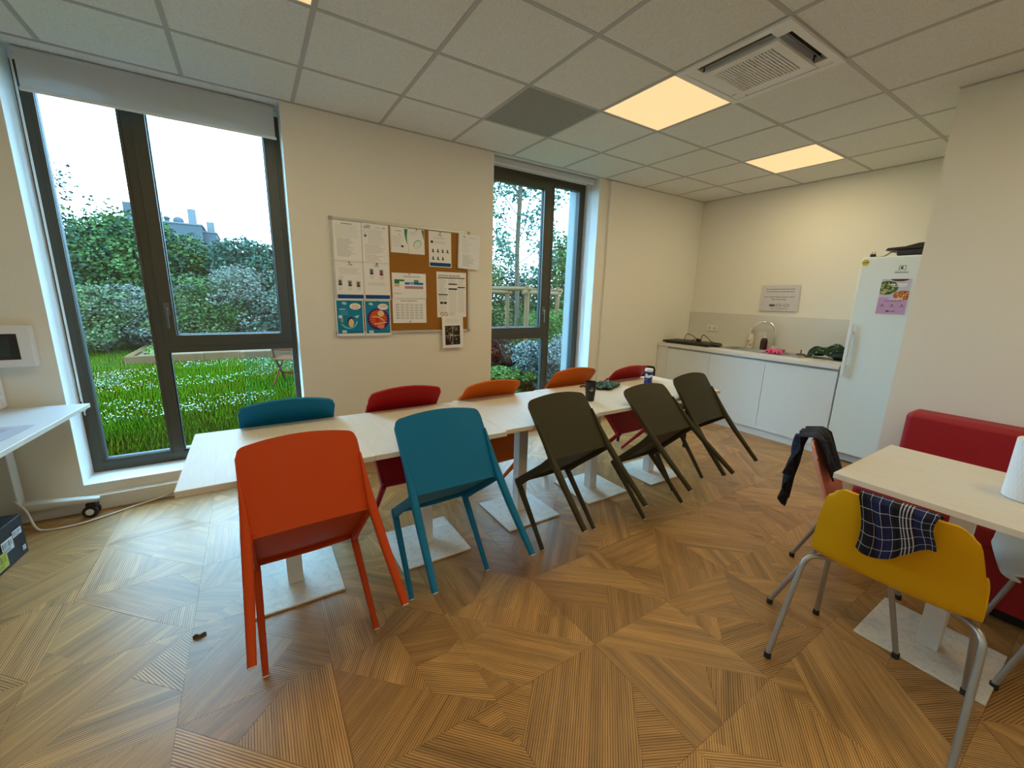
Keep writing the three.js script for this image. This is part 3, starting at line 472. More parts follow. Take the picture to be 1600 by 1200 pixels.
  ['photo_sheet', 'white sheet with a dark collage of small photos hanging below the board', 1.192, 1.090, .21, .285, .02, 2, (x, w, h) => { white(x, w, h); lines(x, 80, 420, 50, 4, 26, '#b0b1b5', 4, .2); x.fillStyle = '#2a2422'; x.fillRect(66, 200, 364, 430); for (let k = 0; k < 46; k++) { x.fillStyle = ['#6d5a46', '#15181c', '#8e8478', '#3d3f2c', '#b3a79a', '#4e4652'][k % 6]; x.fillRect(rr(66, 380), rr(200, 580), rr(20, 70), rr(18, 60)); } x.fillStyle = '#efeeec'; x.fillRect(66, 418, 364, 6); x.fillRect(246, 200, 6, 430); }],
];
function paperMesh(name, label, category, w, h, tex, group, curl = .004) {
  const g = sheet((s, t) => V((s - .5) * w, (t - .5) * h, curl * (1 - Math.cos((1 - t) * 1.4)) + curl * .5 * Math.sin(s * 3.1) * (1 - t)), 6, 8, .0004);
  return solo(name, label, category, g, mat(0xffffff, { map: tex, roughness: .85 }), group);
}
for (const [n, l, x, y, w, h, tilt, layer, draw] of PAPERS) {
  seed = Math.round(x * 9973 + y * 331);
  const land = w > h, tw = land ? 768 : 512, th = Math.round(tw * h / w);
  const m = paperMesh(n, l, 'paper', w, h, canvasTex(tw, th, draw), 'papers pinned to the noticeboard');
  m.position.set(x, y, ZF + .0115 + layer * .0085); m.rotation.z = tilt;
}
PAPERS.forEach(([, l, x, y, w, h, , layer], k) => { if ([3, 4, 6, 7, 8, 9, 10, 11].includes(k)) solo('push_pin', ['', '', '', 'black push pin above the pale certificate', 'black push pin above the staff portraits sheet', '', 'black push pin above the three portrait notice', 'black push pin above the two portrait notice', 'black push pin above the round head poster', 'black push pin above the orange disc poster', 'black push pin above the planning chart', 'black push pin below the planning table sheet'][k], 'push pin', lathe([[0, 0], [.004, 0], [.0045, .003], [.003, .006], [.0045, .010], [0, .011]], 10).rotateX(Math.PI / 2), BLACK, 'push pins on the noticeboard').position.set(x, k === 11 ? y - h / 2 + .012 : y + h / 2 - .009, ZF + .0135 + layer * .0085); });

// ------------------------------------------------------------------ kitchen
const CAB = mat([.80, .84, .83], { roughness: .42 }), CT = mat([.80, .785, .74], { roughness: .3 });
const CH0 = .885, XC = 4.15;
{
  const names = ['white base cabinet by the window wall under the black hotplate', 'white base cabinet below the steel sink', 'white base cabinet next to the refrigerator'];
  [[-.40, .187], [.187, .811], [.811, 1.452]].forEach(([a, b], k) => {
    const t = thing('base_cabinet', names[k], 'cabinet', [4.17, 0, (a + b) / 2], 0, 'white base cabinets under the counter');
    const w = (b - a) / 2;
    M('body', box(.02, .62, .085, CH0 - .04, -w + .001, w - .001), CAB, t);
    M('door', box(0, .018, .088, CH0 - .062, -w + .0016, w - .0016, .0015), CAB, t);
    M('grip_rail', box(.012, .02, CH0 - .060, CH0 - .041, -w + .001, w - .001), mat([.36, .38, .37], { roughness: .4, metalness: .3 }), t);
    M('plinth', box(.035, .05, 0, .084, -w, w), CAB, t);
  });
  const f = solo('filler_panel', 'narrow white filler panel between the cabinets and window wall', 'panel', box(4.172, 4.20, 0, CH0 - .04, -.556, -.402), CAB);
  // worktop with the sink cut out
  const S = [4.335, 4.72, .16, .66];
  solo('worktop', 'thin white kitchen worktop running from the window wall to the refrigerator', 'worktop', merge([
    box(XC, S[0], CH0 - .038, CH0, -.558, 1.458, .002), box(S[1], 4.798, CH0 - .038, CH0, -.558, 1.458, .002), box(S[0], S[1], CH0 - .038, CH0, -.558, S[2], .002), box(S[0], S[1], CH0 - .038, CH0, S[3], 1.458, .002)]), CT);
  solo('splashback', 'pale splashback panel above the worktop', 'splashback', box(4.786, 4.799, CH0, 1.285, -.556, 1.46, .001), mat([.68, .655, .58], { roughness: .35 }));
  const s = thing('sink', 'stainless steel inset sink with a drainer', 'sink', [0, CH0, 0]);
  M('rim', merge([box(4.33, S[0] + .03, 0, .004, .10, 1.05), box(S[1] - .015, 4.755, 0, .004, .10, 1.05), box(4.36, 4.705, 0, .004, .10, .19), box(4.36, 4.705, 0, .004, .63, 1.05)]), STEEL, s);
  M('bowl', merge([box(4.365, 4.367, -.16, .002, .19, .63), box(4.703, 4.705, -.16, .002, .19, .63), box(4.365, 4.705, -.16, .002, .19, .192), box(4.365, 4.705, -.16, .002, .628, .63), box(4.365, 4.705, -.162, -.158, .19, .63)]), STEEL, s);
  M('drainer_ridge', merge(Array.from({ length: 7 }, (_, k) => box(4.40 + k * .042, 4.408 + k * .042, .004, .0065, .69, 1.0, .001))), STEEL, s);
  const fa = thing('tap', 'chrome swan-neck kitchen tap at the sink', 'tap', [4.735, CH0 + .003, .60]);
  M('base', lathe([[0, 0], [.026, 0], [.026, .008], [.021, .014], [.021, .05], [0, .052]]), CHROME, fa);
  M('spout', merge([tube([[0, .04, 0], [0, .20, 0], [0, .27, -.02], [0, .315, -.075], [0, .325, -.14], [0, .30, -.205], [0, .25, -.25], [0, .20, -.262]], .0115, 48, 12), new THREE.CylinderGeometry(.0145, .0145, .03, 14).translate(0, .195, -.262)]), CHROME, fa);
  M('lever', merge([new THREE.CylinderGeometry(.014, .014, .04, 14).rotateZ(Math.PI / 2).translate(-.03, .035, .01), tube([[-.045, .035, .01], [-.06, .045, .03], [-.075, .05, .06]], .006, 12, 8)]), CHROME, fa);
}
{
  const t = thing('spray_bottle', 'clear spray bottle with a printed label behind the sink', 'bottle', [4.735, CH0 + .004, .335]);
  M('body', lathe([[0, 0], [.037, 0], [.039, .006], [.039, .11], [.03, .15], [.014, .175], [.014, .19], [0, .19]]), mat([.72, .62, .53], { roughness: .2 }), t);
  M('label', new THREE.CylinderGeometry(.0396, .0396, .085, 22, 1, true, Math.PI, Math.PI).translate(0, .06, 0), mat(0xffffff, { side: THREE.DoubleSide, map: canvasTex(256, 160, (x, w, h) => { x.fillStyle = '#d9c9b4'; x.fillRect(0, 0, w, h); x.strokeStyle = '#7c6f66'; x.lineWidth = 5; x.strokeRect(30, 84, 196, 60); x.fillStyle = '#6b6058'; seed = 4; for (let k = 0; k < 4; k++) x.fillRect(50, 14 + k * 18, rr(90, 150), 9); x.fillRect(60, 104, 40, 22); x.fillRect(140, 104, 50, 22); }) }), t);
  M('trigger', merge([new THREE.CylinderGeometry(.015, .015, .03, 14).translate(0, .20, 0), box(-.045, .02, .21, .235, -.011, .011, .005), box(-.04, -.03, .17, .215, -.007, .007, .003)]), mat([.75, .72, .68], { roughness: .4 }), t);
  const b = thing('soap_bottle', 'soap bottle with dark contents and a white pump beside the tap', 'bottle', [4.72, CH0 + .004, .50]);
  M('body', lathe([[0, 0], [.036, 0], [.038, .005], [.038, .10], [.028, .128], [.012, .138], [0, .138]]), mat([.045, .012, .012], { roughness: .18 }), b);
  M('pump', merge([new THREE.CylinderGeometry(.0125, .0125, .02, 14).translate(0, .147, 0), new THREE.CylinderGeometry(.004, .004, .03, 8).translate(0, .168, 0), box(-.035, .012, .178, .19, -.008, .008, .004)]), WHITEPLASTIC, b);
  seed = 55;
  const g = thing('rubber_gloves', 'crumpled pink rubber gloves lying on the sink edge', 'gloves', [4.46, CH0 + .006, .745], .4);
  const PINK = mat([.80, .07, .26], { roughness: .5 });
  M('palm', sheet((s, t) => V((s - .5) * .13, .018 + .016 * Math.sin(s * 9 + t * 5) * Math.sin(t * 7) + .012 * (1 - (2 * s - 1) ** 2), (t - .5) * .15 * (1 - .25 * s)), 18, 18, .012), PINK, g);
  for (let k = 0; k < 5; k++) M('finger', tube([[-.05, .016, -.06 + k * .027], [-.08, .024, -.075 + k * .033], [-.105, .012, -.085 + k * .04]], .010, 12, 8), PINK, g);
  M('cuff', new THREE.TorusGeometry(.036, .006, 8, 20).scale(1, .5, 1).rotateY(1.3).translate(.075, .022, .01), mat([.8, .55, .06], { roughness: .5 }), g);
  const sp = solo('dish_sponge', 'small brown sponge behind the pink gloves', 'sponge', box(-.03, .03, 0, .03, -.045, .045, .008), mat([.42, .24, .2], { roughness: .95 })); sp.position.set(4.685, CH0 + .005, .70);
  const pl = thing('sink_plug', 'dark round sink strainer with an upright knob', 'sink plug', [4.61, CH0 + .007, .945]);
  M('disc', lathe([[0, 0], [.045, 0], [.047, .004], [.04, .010], [.012, .016], [0, .016]]), mat([.07, .06, .06], { roughness: .35 }), pl);
  M('knob', lathe([[0, .014], [.005, .014], [.005, .045], [.008, .05], [0, .053]], 14), BLACK, pl);
}
{
  const t = thing('hotplate', 'flat black electric hotplate at the window end of the counter', 'hotplate', [4.40, CH0, -.23], .10);
  M('plate', merge([box(-.17, .17, .008, .034, -.31, .31, .012), box(-.15, .15, .034, .038, -.285, .285, .002)]), BLACK, t);
  M('foot', merge([[-.13, -.26], [.13, -.26], [-.13, .26], [.13, .26]].map(([x, z]) => new THREE.CylinderGeometry(.014, .014, .008, 12).translate(x, .004, z))), RUBBER, t);
  M('spout_lip', box(-.06, .10, .012, .026, .30, .36, .008), BLACK, t);
  M('cord', merge([tube([[0, .04, -.10], [.0, .10, -.085], [0, .125, -.06], [0, .10, .02], [0, .075, .045], [0, .045, .0]], .0045, 40, 7), tube([[0, .045, .12], [0, .09, .125], [0, .13, .145], [0, .10, .20], [0, .06, .25], [0, .045, .30]], .0045, 40, 7)]), RUBBER, t);
  M('plug', merge([box(-.02, .02, .038, .075, .075, .115, .008), box(-.012, .012, .05, .08, .06, .08, .004)]), BLACK, t);
  const bw = thing('black_bowl', 'black bowl draped with a green patterned cloth beside the refrigerator', 'bowl', [4.60, CH0, 1.315]);
  M('bowl', lathe([[0, 0], [.06, 0], [.066, .006], [.105, .075], [.112, .095], [.106, .095], [.06, .012], [0, .012]]), BLACK, bw);
  const green = canvasTex(512, 512, (x, w, h) => { x.fillStyle = '#0e2e22'; x.fillRect(0, 0, w, h); seed = 17; for (let k = 0; k < 160; k++) { x.fillStyle = ['#2d5b3f', '#8fae62', '#1c4633', '#b9bb7a'][k % 4]; x.beginPath(); x.ellipse(rnd() * w, rnd() * h, rr(4, 15), rr(3, 8), rnd() * 6, 0, 7); x.fill(); } });
  const cl = solo('patterned_cloth', 'dark green leaf-print cloth heaped over the black bowl', 'cloth', sheet((s, t) => { const a = s * 2 - 1, b = t * 2 - 1, r = Math.hypot(a, b); return V(a * .13, Math.max(.006, .125 - .075 * r * r + .022 * Math.sin(3 * a + 5 * b) + .012 * Math.sin(9 * a - 4 * b)), b * .19 - .045); }, 30, 30, .005, [1.4, 1.4]), mat(0xffffff, { map: green, roughness: .9 }));
  cl.position.set(4.59, CH0 + .005, 1.275);
  const o = thing('wall_socket', 'double white power socket on the splashback', 'socket', [4.786, 1.085, -.205]);
  M('plate', box(-.012, 0, -.04, .04, -.075, .075, .004), mat([.80, .78, .70], { roughness: .4 }), o);
  for (const z of [-.036, .036]) { const r = M('outlet', new THREE.CylinderGeometry(.021, .021, .003, 20).rotateZ(Math.PI / 2).translate(-.0125, 0, z), mat([.60, .58, .52], { roughness: .5 }), o); M('pin_hole', merge([-.008, .008].map((d) => new THREE.CylinderGeometry(.0026, .0026, .002, 8).rotateZ(Math.PI / 2).translate(-.0145, 0, z + d))), BLACK, r); }
  const tx = canvasTex(768, 540, (x, w, h) => { x.fillStyle = '#cfcccf'; x.fillRect(0, 0, w, h); x.fillStyle = '#2e2a26'; x.textAlign = 'center'; x.font = 'bold 30px sans-serif'; x.fillText('Pour la propreté des plaques de cuisson', w / 2, 92); x.fillText('ne pas les laisser sans nettoyage après', w / 2, 142); x.fillText('Merci, nettoyer chaque vaisselle, couverts', w / 2, 254); x.fillText('après votre passage !', w / 2, 304); x.beginPath(); x.ellipse(260, 420, 62, 26, 0, 0, 7); x.fill(); x.fillStyle = '#8b857d'; x.beginPath(); x.ellipse(260, 408, 44, 10, 0, 0, 7); x.fill(); x.strokeStyle = '#3a352f'; x.lineWidth = 8; x.beginPath(); x.arc(392, 420, 30, 0, 7); x.moveTo(340, 392); x.lineTo(340, 450); x.moveTo(446, 392); x.lineTo(446, 450); x.stroke(); x.beginPath(); x.ellipse(546, 422, 58, 22, 0, 0, 7); x.stroke(); x.fillStyle = '#5b554e'; x.fillRect(230, 486, 340, 7); });
  const n = paperMesh('washing_up_notice', 'white printed washing-up notice with three dish symbols taped above the sink', 'paper', .41, .29, tx, null, .006);
  n.rotation.y = -Math.PI / 2; n.position.set(4.788, 1.487, .556); n.rotation.order = 'YXZ'; n.rotation.z = .015;
}
{ // refrigerator
  const FR = mat([.80, .87, .86], { roughness: .32 });
  const t = thing('refrigerator', 'tall white single-door refrigerator with a long bar handle', 'refrigerator', [4.15, 0, 1.765]);
  M('body', box(.06, .645, .03, 1.84, -.295, .285, .006), FR, t);
  const d = M('door', box(0, .055, .085, 1.838, -.297, .287, .010), FR, t);
  M('handle', merge([box(-.048, -.026, .80, 1.275, -.275, -.250, .008), box(-.03, .002, .87, .90, -.272, -.252, .004), box(-.03, .002, 1.175, 1.205, -.272, -.252, .004)]), WHITEPLASTIC, d);
  M('kickplate', box(.035, .06, .012, .08, -.29, .28, .003), mat([.5, .53, .53], { roughness: .5 }), t);
  M('foot', merge([[.06, -.26], [.06, .25], [.6, -.26], [.6, .25]].map(([x, z]) => new THREE.CylinderGeometry(.02, .02, .03, 12).translate(x, .015, z))), BLACK, t);
  const INKM = mat([.06, .07, .075], { roughness: .4 });
  const bx = (y0, y1, z0, z1) => box(-.0008, .0004, y0, y1, z0, z1);
  M('emblem', merge([bx(1.757, 1.760, -.040, .004), bx(1.722, 1.725, -.040, -.026), bx(1.722, 1.725, -.010, .004), bx(1.722, 1.760, -.040, -.037), bx(1.722, 1.760, .001, .004), new THREE.CylinderGeometry(.012, .012, .0012, 24, 1, false, .9, 4.5).rotateZ(Math.PI / 2).translate(-.0002, 1.741, -.018)]), INKM, d);
  M('lettering', new TextGeometry('Electrolux', { font: FONT, size: .0125, depth: .0006, curveSegments: 3 }).translate(-.042, 0, 0).rotateY(-Math.PI / 2).translate(-.0002, 1.700, -.018), INKM, d);
  const pt = canvasTex(512, 760, (x, w, h) => {
    x.fillStyle = '#c8c4d2'; x.fillRect(0, 0, w, h); x.fillStyle = '#c79fc6'; x.fillRect(0, 400, w, h - 400); x.fillStyle = '#5a2b35'; x.beginPath(); x.ellipse(300, 0, 150, 50, 0, 0, 7); x.fill(); seed = 8;
    x.fillStyle = '#49643a'; x.beginPath(); x.ellipse(110, 190, 190, 150, 0, 0, 7); x.fill(); for (let k = 0; k < 60; k++) { x.fillStyle = ['#7e9a58', '#34502b', '#b6c088', '#d7a36c'][k % 4]; x.beginPath(); x.ellipse(rr(0, 240), rr(70, 310), rr(10, 34), rr(8, 20), rnd() * 6, 0, 7); x.fill(); }
    x.fillStyle = '#b8642c'; x.beginPath(); x.ellipse(400, 350, 160, 100, 0, 0, 7); x.fill(); for (let k = 0; k < 40; k++) { x.fillStyle = ['#e0954a', '#8d3f1a', '#efc07e'][k % 3]; x.beginPath(); x.ellipse(rr(280, 500), rr(280, 430), rr(8, 24), rr(6, 16), rnd() * 6, 0, 7); x.fill(); }
    x.fillStyle = '#ffffff'; x.font = 'bold 56px sans-serif'; x.textAlign = 'center'; x.fillText('UN DÎNER', 296, 140); x.fillRect(180, 156, 230, 10); x.fillStyle = '#fff'; x.font = 'bold 42px sans-serif'; x.fillText('LA CUISINE', 300, 440); x.fillStyle = '#52415c'; x.font = 'bold 34px sans-serif'; x.fillText('ANTI-GASPILLAGE', 256, 488);
    for (let k = 0; k < 3; k++) { x.beginPath(); x.arc(90 + k * 165, 560, 14, 0, 7); x.fill(); x.fillRect(50 + k * 165, 590, 84, 10); } x.fillRect(170, 680, 60, 34); x.fillRect(246, 690, 80, 14); x.fillStyle = '#f2f0ee'; x.fillRect(w - 16, 0, 16, h);
  });
  const p = paperMesh('recipe_poster', 'mauve recipe poster with bowls of food stuck on the refrigerator door', 'poster', .195, .285, pt, null, .002); p.rotation.y = -Math.PI / 2; p.position.set(4.1475, 1.510, 1.732);
  const st = solo('round_sticker', 'small round yellow sticker at the top corner of the refrigerator', 'sticker', new THREE.CylinderGeometry(.026, .026, .001, 28).rotateZ(Math.PI / 2), mat([.62, .50, .07], { roughness: .5 })); st.position.set(4.149, 1.792, 1.497);
  const mk = thing('sticker_print', 'dark lettering on the round yellow sticker', 'print', [4.1482, 1.792, 1.497]);
  M('bar', box(-.0004, 0, -.004, .003, -.016, .006), mat([.12, .1, .04]), mk); M('dot', new THREE.CylinderGeometry(.006, .006, .0006, 12).rotateZ(Math.PI / 2).translate(0, .003, .013), mat([.05, .05, .05]), mk);
  const g = thing('electric_grill', 'black electric grill resting on top of the refrigerator', 'appliance', [4.34, 1.84, 1.80]);
  M('base', box(-.13, .15, .004, .055, -.13, .16, .012), BLACK, g);
  M('lid', extrudeShape([[-.20, .052], [-.19, .066], [-.08, .072], [.0, .094], [.16, .10], [.16, .06], [-.10, .057]], .26, .004).rotateY(-Math.PI / 2).translate(.13, 0, 0).translate(0, 0, 0), BLACK, g);
  M('foot', merge([[-.1, -.1], [.12, -.1], [-.1, .13], [.12, .13]].map(([x, z]) => new THREE.CylinderGeometry(.012, .012, .005, 10).translate(x, .0025, z))), RUBBER, g);
  const pc = new THREE.Group(); pc.name = 'power_lead'; g.add(pc); pc.position.set(-.14, 0, -.24);
  M('cord', tube([[.03, .06, .13], [.0, .045, .10], [-.02, .012, .06], [.04, .006, .02], [.06, .006, -.03], [.02, .012, -.035]], .004, 40, 7), RUBBER, pc);
  M('plug', merge([box(-.02, .02, .001, .026, -.055, -.02, .008), new THREE.CylinderGeometry(.0024, .0024, .02, 8).translate(-.006, .034, -.045), new THREE.CylinderGeometry(.0024, .0024, .02, 8).translate(.006, .034, -.03)]), BLACK, pc);
}

// ------------------------------------------------------------------ bench, small table and shell chairs
{
  const t = thing('upholstered_bench', 'long red upholstered bench against the wall', 'bench', [0, 0, 0]);
  const R = mat([.36, .006, .012], { roughness: .55, bumpMap: paintBump, bumpScale: .0003 });
  M('backrest', box(3.09, 3.285, .40, .785, 2.20, 4.3, .035), R, t);
  M('seat_cushion', box(2.405, 3.12, .34, .455, 2.20, 4.3, .028), R, t);
  M('base_panel', box(2.455, 3.28, .055, .345, 2.212, 4.29, .006), R, t);
  M('plinth', box(2.49, 3.25, 0, .055, 2.23, 4.27), BLACK, t);
}
makeTable('square_table', 'white square pedestal table in front of the red bench', 1.672, 2.368, 2.330, 3.03, 1.980, 2.683);
{
  const t = thing('paper_towel_roll', 'roll of white paper towel standing on the bench table', 'paper towel', [2.045, TH + .001, 2.815]);
  const bump = dataTex(128, 128, (i, j) => { const v = 128 + 90 * Math.sin(i * .4) * Math.sin(j * .4); return [v, v, v]; }, false, [4, 3]);
  M('roll', lathe([[.021, 0], [.066, 0], [.068, .003], [.068, .227], [.066, .23], [.021, .23], [.021, 0]], 40), mat([.82, .84, .86], { roughness: .95, bumpMap: bump, bumpScale: .001 }), t);
  M('core', lathe([[.0195, .001], [.021, .001], [.021, .229], [.0195, .229], [.0195, .001]], 24), mat([.45, .34, .22], { roughness: .9 }), t);
}
// shell chair: local +x forward, y up, z across, origin on the floor midway between the rear feet
const PROFILE = [[.505, .425], [.485, .452], [.40, .463], [.30, .452], [.215, .440], [.165, .452], [.135, .505], [.105, .585], [.072, .665], [.045, .735], [.028, .795]];
const WIDTH = [[.205], [.214], [.224], [.230], [.232], [.232], [.230], [.222], [.208], [.193], [.178]];
const shellPoint = (s, t) => {
  const a = 2 * s - 1, m = Math.abs(a); let [u, v] = spline(PROFILE, t); let [w] = spline(WIDTH, t);
  const back = Math.max(0, Math.min(1, (t - .42) / .25));
  const edge = (m ** 3) * .022;
  u += edge * back * 1.25; v += edge * (1 - back) * .8;
  if (t > .9) { const k = (t - .9) / .1; const round = m > .72 ? ((m - .72) / .28) ** 2.4 : 0; v -= round * .045 * k; u += round * .012 * k; }
  if (t < .08) { const k = 1 - t / .08; u -= (m > .7 ? ((m - .7) / .3) ** 2 : 0) * .04 * k; }
  return V(u, v, a * w);
};
const SHELL = sheet(shellPoint, 28, 60, .009);
function shellChair(label, c) {
  const t = thing('shell_chair', label, 'chair', [0, 0, 0], 0);
  M('shell', SHELL, plastic(c, .42), t);
  const rear = M('frame', polyTube([[.0, .012, -.263], [.162, .424, -.246], [.235, .426, -.17], [.235, .426, .17], [.162, .424, .246], [.0, .012, .263]], .0105, .045), GREYTUBE, t);
  M('leg_cap', new THREE.CylinderGeometry(.0125, .0135, .024, 14).translate(.003, .012, -.263), RUBBER, rear); M('leg_cap', new THREE.CylinderGeometry(.0125, .0135, .024, 14).translate(.003, .012, .263), RUBBER, rear);
  const fr = M('frame', polyTube([[.457, .012, -.240], [.365, .424, -.215], [.365, .424, .215], [.457, .012, .240]], .0105, .05), GREYTUBE, t);
  M('leg_cap', new THREE.CylinderGeometry(.0125, .0135, .024, 14).translate(.456, .012, -.240), RUBBER, fr); M('leg_cap', new THREE.CylinderGeometry(.0125, .0135, .024, 14).translate(.456, .012, .240), RUBBER, fr);
  M('spine', merge([-.15, .15].map((z) => tube([[.235, .424, z], [.30, .426, z], [.365, .424, z]], .008, 10, 8))), GREYTUBE, t);
  M('spacer', merge([[.235, -.15], [.235, .15], [.365, -.15], [.365, .15]].map(([x, z]) => new THREE.CylinderGeometry(.012, .012, .022, 10).translate(x, .436, z))), RUBBER, t);
  return t;
}
const yel = shellChair('mustard yellow shell chair with grey tube legs pushed up to the bench table', [.78, .42, .008]);
yel.position.set(1.318, 0, 2.612); yel.rotation.y = .055;
const pnk = shellChair('pink shell chair with grey tube legs at the end of the bench table', [.62, .27, .205]);
pnk.position.set(1.896, 0, 2.131); pnk.rotation.y = -1.331;
const wht = shellChair('pale grey-green shell chair tucked under the far end of the bench table', [.55, .60, .56]);
wht.position.set(2.26, 0, 3.27); wht.rotation.y = 1.80;
function tartan(kind) {
  return canvasTex(512, 512, (x, w, h) => {
    x.fillStyle = kind ? '#141a33' : '#0e1434'; x.fillRect(0, 0, w, h);
    x.fillStyle = 'rgba(4,5,12,.75)'; for (let k = 0; k < 4; k++) { x.fillRect(k * 128, 0, 58, h); }
    if (!kind) { x.fillStyle = 'rgba(30,44,120,.55)'; x.fillRect(128, 0, 90, h); x.fillRect(384, 0, 60, h); }
    const c = kind ? 'rgba(150,140,110,.38)' : 'rgba(214,218,222,.85)'; x.fillStyle = c;
    for (let k = 0; k < 8; k++) x.fillRect(0, k * 64 + 10, w, kind ? 2 : 3.5); for (const k of [20, 92, 160, 232, 440, 490]) x.fillRect(k, 0, kind ? 2 : 3.5, h); x.fillStyle = kind ? c : 'rgba(226,226,220,.8)'; for (const k of [296, 318, 340, 362]) x.fillRect(k, 0, kind ? 3 : 8, h);
  });
}
{
  // drapes follow the line of the chair back: t<0.5 hangs behind, t>0.5 in front
  const drape = (z0, z1, rearDrop, frontDrop, amp, flare) => sheet((s, t) => {
    const L = rearDrop + frontDrop + .04, d = t * L, z = z0 + (z1 - z0) * s, wob = Math.sin(s * 11 + t * 3) * amp + Math.sin(s * 23 - t * 5) * amp * .4;
    const zz = z * (1 - .12 * Math.abs(d - rearDrop) / L) + .012 * Math.sin(t * 6 + s * 2), hem = 1 + .28 * Math.sin(s * 4.2 + .6) - .15 * s;
    if (d < rearDrop) { const k = (rearDrop - d) * hem, v = .803 - k, u = flare ? .018 - .02 - k * flare : spline(PROFILE, 1 - Math.min(.42, k * 1.18))[0] - .014; return V(u - Math.abs(wob) - .004, v, zz); }
    if (d < rearDrop + .04) { const q = (d - rearDrop) / .04; return V(.014 + q * .036, .806 + .006 * Math.sin(q * Math.PI), zz); }
    const k = d - rearDrop - .04, v = .803 - k; return V(.052 + k * .40 + Math.abs(wob) * .6, v, zz);
  }, 30, 44, .005);
  const a = solo('plaid_cloth', 'navy plaid cloth with white lines draped over the yellow chair back', 'cloth', drape(-.09, .105, .185, .10, .008, 0), mat(0xffffff, { map: tartan(0), roughness: .95, side: THREE.DoubleSide }));
  a.position.copy(yel.position); a.rotation.y = yel.rotation.y;
  const b = solo('dark_scarf', 'long dark checked scarf hanging over the pink chair back', 'scarf', drape(-.18, .06, .36, .18, .030, .10), mat(0xffffff, { map: tartan(1), roughness: .95, side: THREE.DoubleSide }));
  b.position.copy(pnk.position); b.rotation.y = pnk.rotation.y;
}

// ------------------------------------------------------------------ desk corner
{
  const DH = .722, yaw = .085;
  const t = thing('desk', 'white height-adjustable desk on castors along the wall by the window', 'desk', [-1.262, 0, -.470], -yaw);
  M('desktop', box(-.82, 0, DH - .025, DH, 0, 1.62, .003), mat([.70, .72, .74], { roughness: .38 }), t);
  M('edge_band', box(-.0008, .0008, DH - .0235, DH - .0015, .004, 1.616), mat([.74, .74, .70], { roughness: .4 }), t);
  const G = mat([.62, .62, .58], { roughness: .45 });
  for (const z of [.03, 1.32]) {
    M('column', box(-.475, -.365, .12, DH - .026, z - .025, z + .045, .006), G, t);
    const f = M('foot', loft([{ c: [-.76, .10, z + .01], a: [0, .014, 0], b: [0, 0, .028] }, { c: [-.5, .118, z + .01], a: [0, .026, 0], b: [0, 0, .034] }, { c: [-.30, .122, z + .01], a: [0, .026, 0], b: [0, 0, .034] }, { c: [-.13, .114, z + .01], a: [0, .017, 0], b: [0, 0, .030] }, { c: [-.035, .108, z + .01], a: [0, .012, 0], b: [0, 0, .026] }], 14, 4), G, t);
    for (const x of [-.72, -.075]) {
      const c = M('castor', merge([new THREE.CylinderGeometry(.038, .038, .020, 24).rotateX(Math.PI / 2).translate(x, .038, z + .030), new THREE.CylinderGeometry(.038, .038, .020, 24).rotateX(Math.PI / 2).translate(x, .038, z - .006), box(x - .02, x + .035, .06, .095, z - .014, z + .038, .012)]), BLACK, f);
      M('hub', merge([new THREE.CylinderGeometry(.020, .020, .004, 20).rotateX(Math.PI / 2).translate(x, .038, z + .042)]), WHITEPLASTIC, c);
    }
  }
  M('crossbar', box(-.42, -.365, DH - .075, DH - .027, .05, 1.34), G, t);
  const pt = canvasTex(512, 360, (x, w, h) => { x.fillStyle = '#c9cede'; x.fillRect(0, 0, w, h); x.strokeStyle = '#5f6a8c'; x.lineWidth = 7; for (let k = 0; k < 6; k++) { x.beginPath(); x.moveTo(70 + k * 46, 90); x.lineTo(70 + k * 46, 270); x.stroke(); } x.lineWidth = 4; for (let k = 0; k < 3; k++) { x.beginPath(); x.moveTo(60, 120 + k * 60); x.lineTo(310, 120 + k * 60); x.stroke(); } x.lineWidth = 6; x.beginPath(); x.moveTo(400, 80); x.lineTo(400, 280); x.moveTo(370, 80); x.lineTo(430, 80); x.stroke(); });
  const s = solo('laminated_sheet', 'laminated plan sheet with thick ruled strokes lying on the desk', 'sheet', box(-.13, .13, 0, .002, -.18, .18), mat([.9, .9, .9], { map: pt, roughness: .25 }));
  { const g = s.geometry, p = g.attributes.position, u = g.attributes.uv; for (let i = 0; i < p.count; i++) u.setXY(i, .5 + p.getZ(i) / .36, .5 - p.getX(i) / .26); }
  s.position.set(-1.51, DH + .0012, .13); s.rotation.y = -.12;
}
{
  const t = thing('display_panel', 'white framed display with a dark screen fixed to the wall above the desk', 'display', [-1.69, 1.075, ZF]);
  M('housing', box(-.235, .235, -.118, .122, 0, .055, .010), WHITEPLASTIC, t);
  M('bezel', box(-.18, .178, -.072, .075, .053, .058, .004), BLACK, t);
  M('screen', box(-.15, .145, -.055, .057, .0575, .0590), mat([.016, .028, .030], { roughness: .15 }), t);
  const d = thing('dispenser', 'white ribbed dispenser standing on the desk beneath the display', 'dispenser', [-1.72, .722, -.505], .05);
  M('body', box(-.10, .10, .0, .215, -.045, .045, .014), WHITEPLASTIC, d);
  for (const y of [.05, .105, .16]) M('button', new THREE.SphereGeometry(.022, 16, 12).scale(.45, 1.1, .8).translate(.098, y, .01), WHITEPLASTIC, d);
}
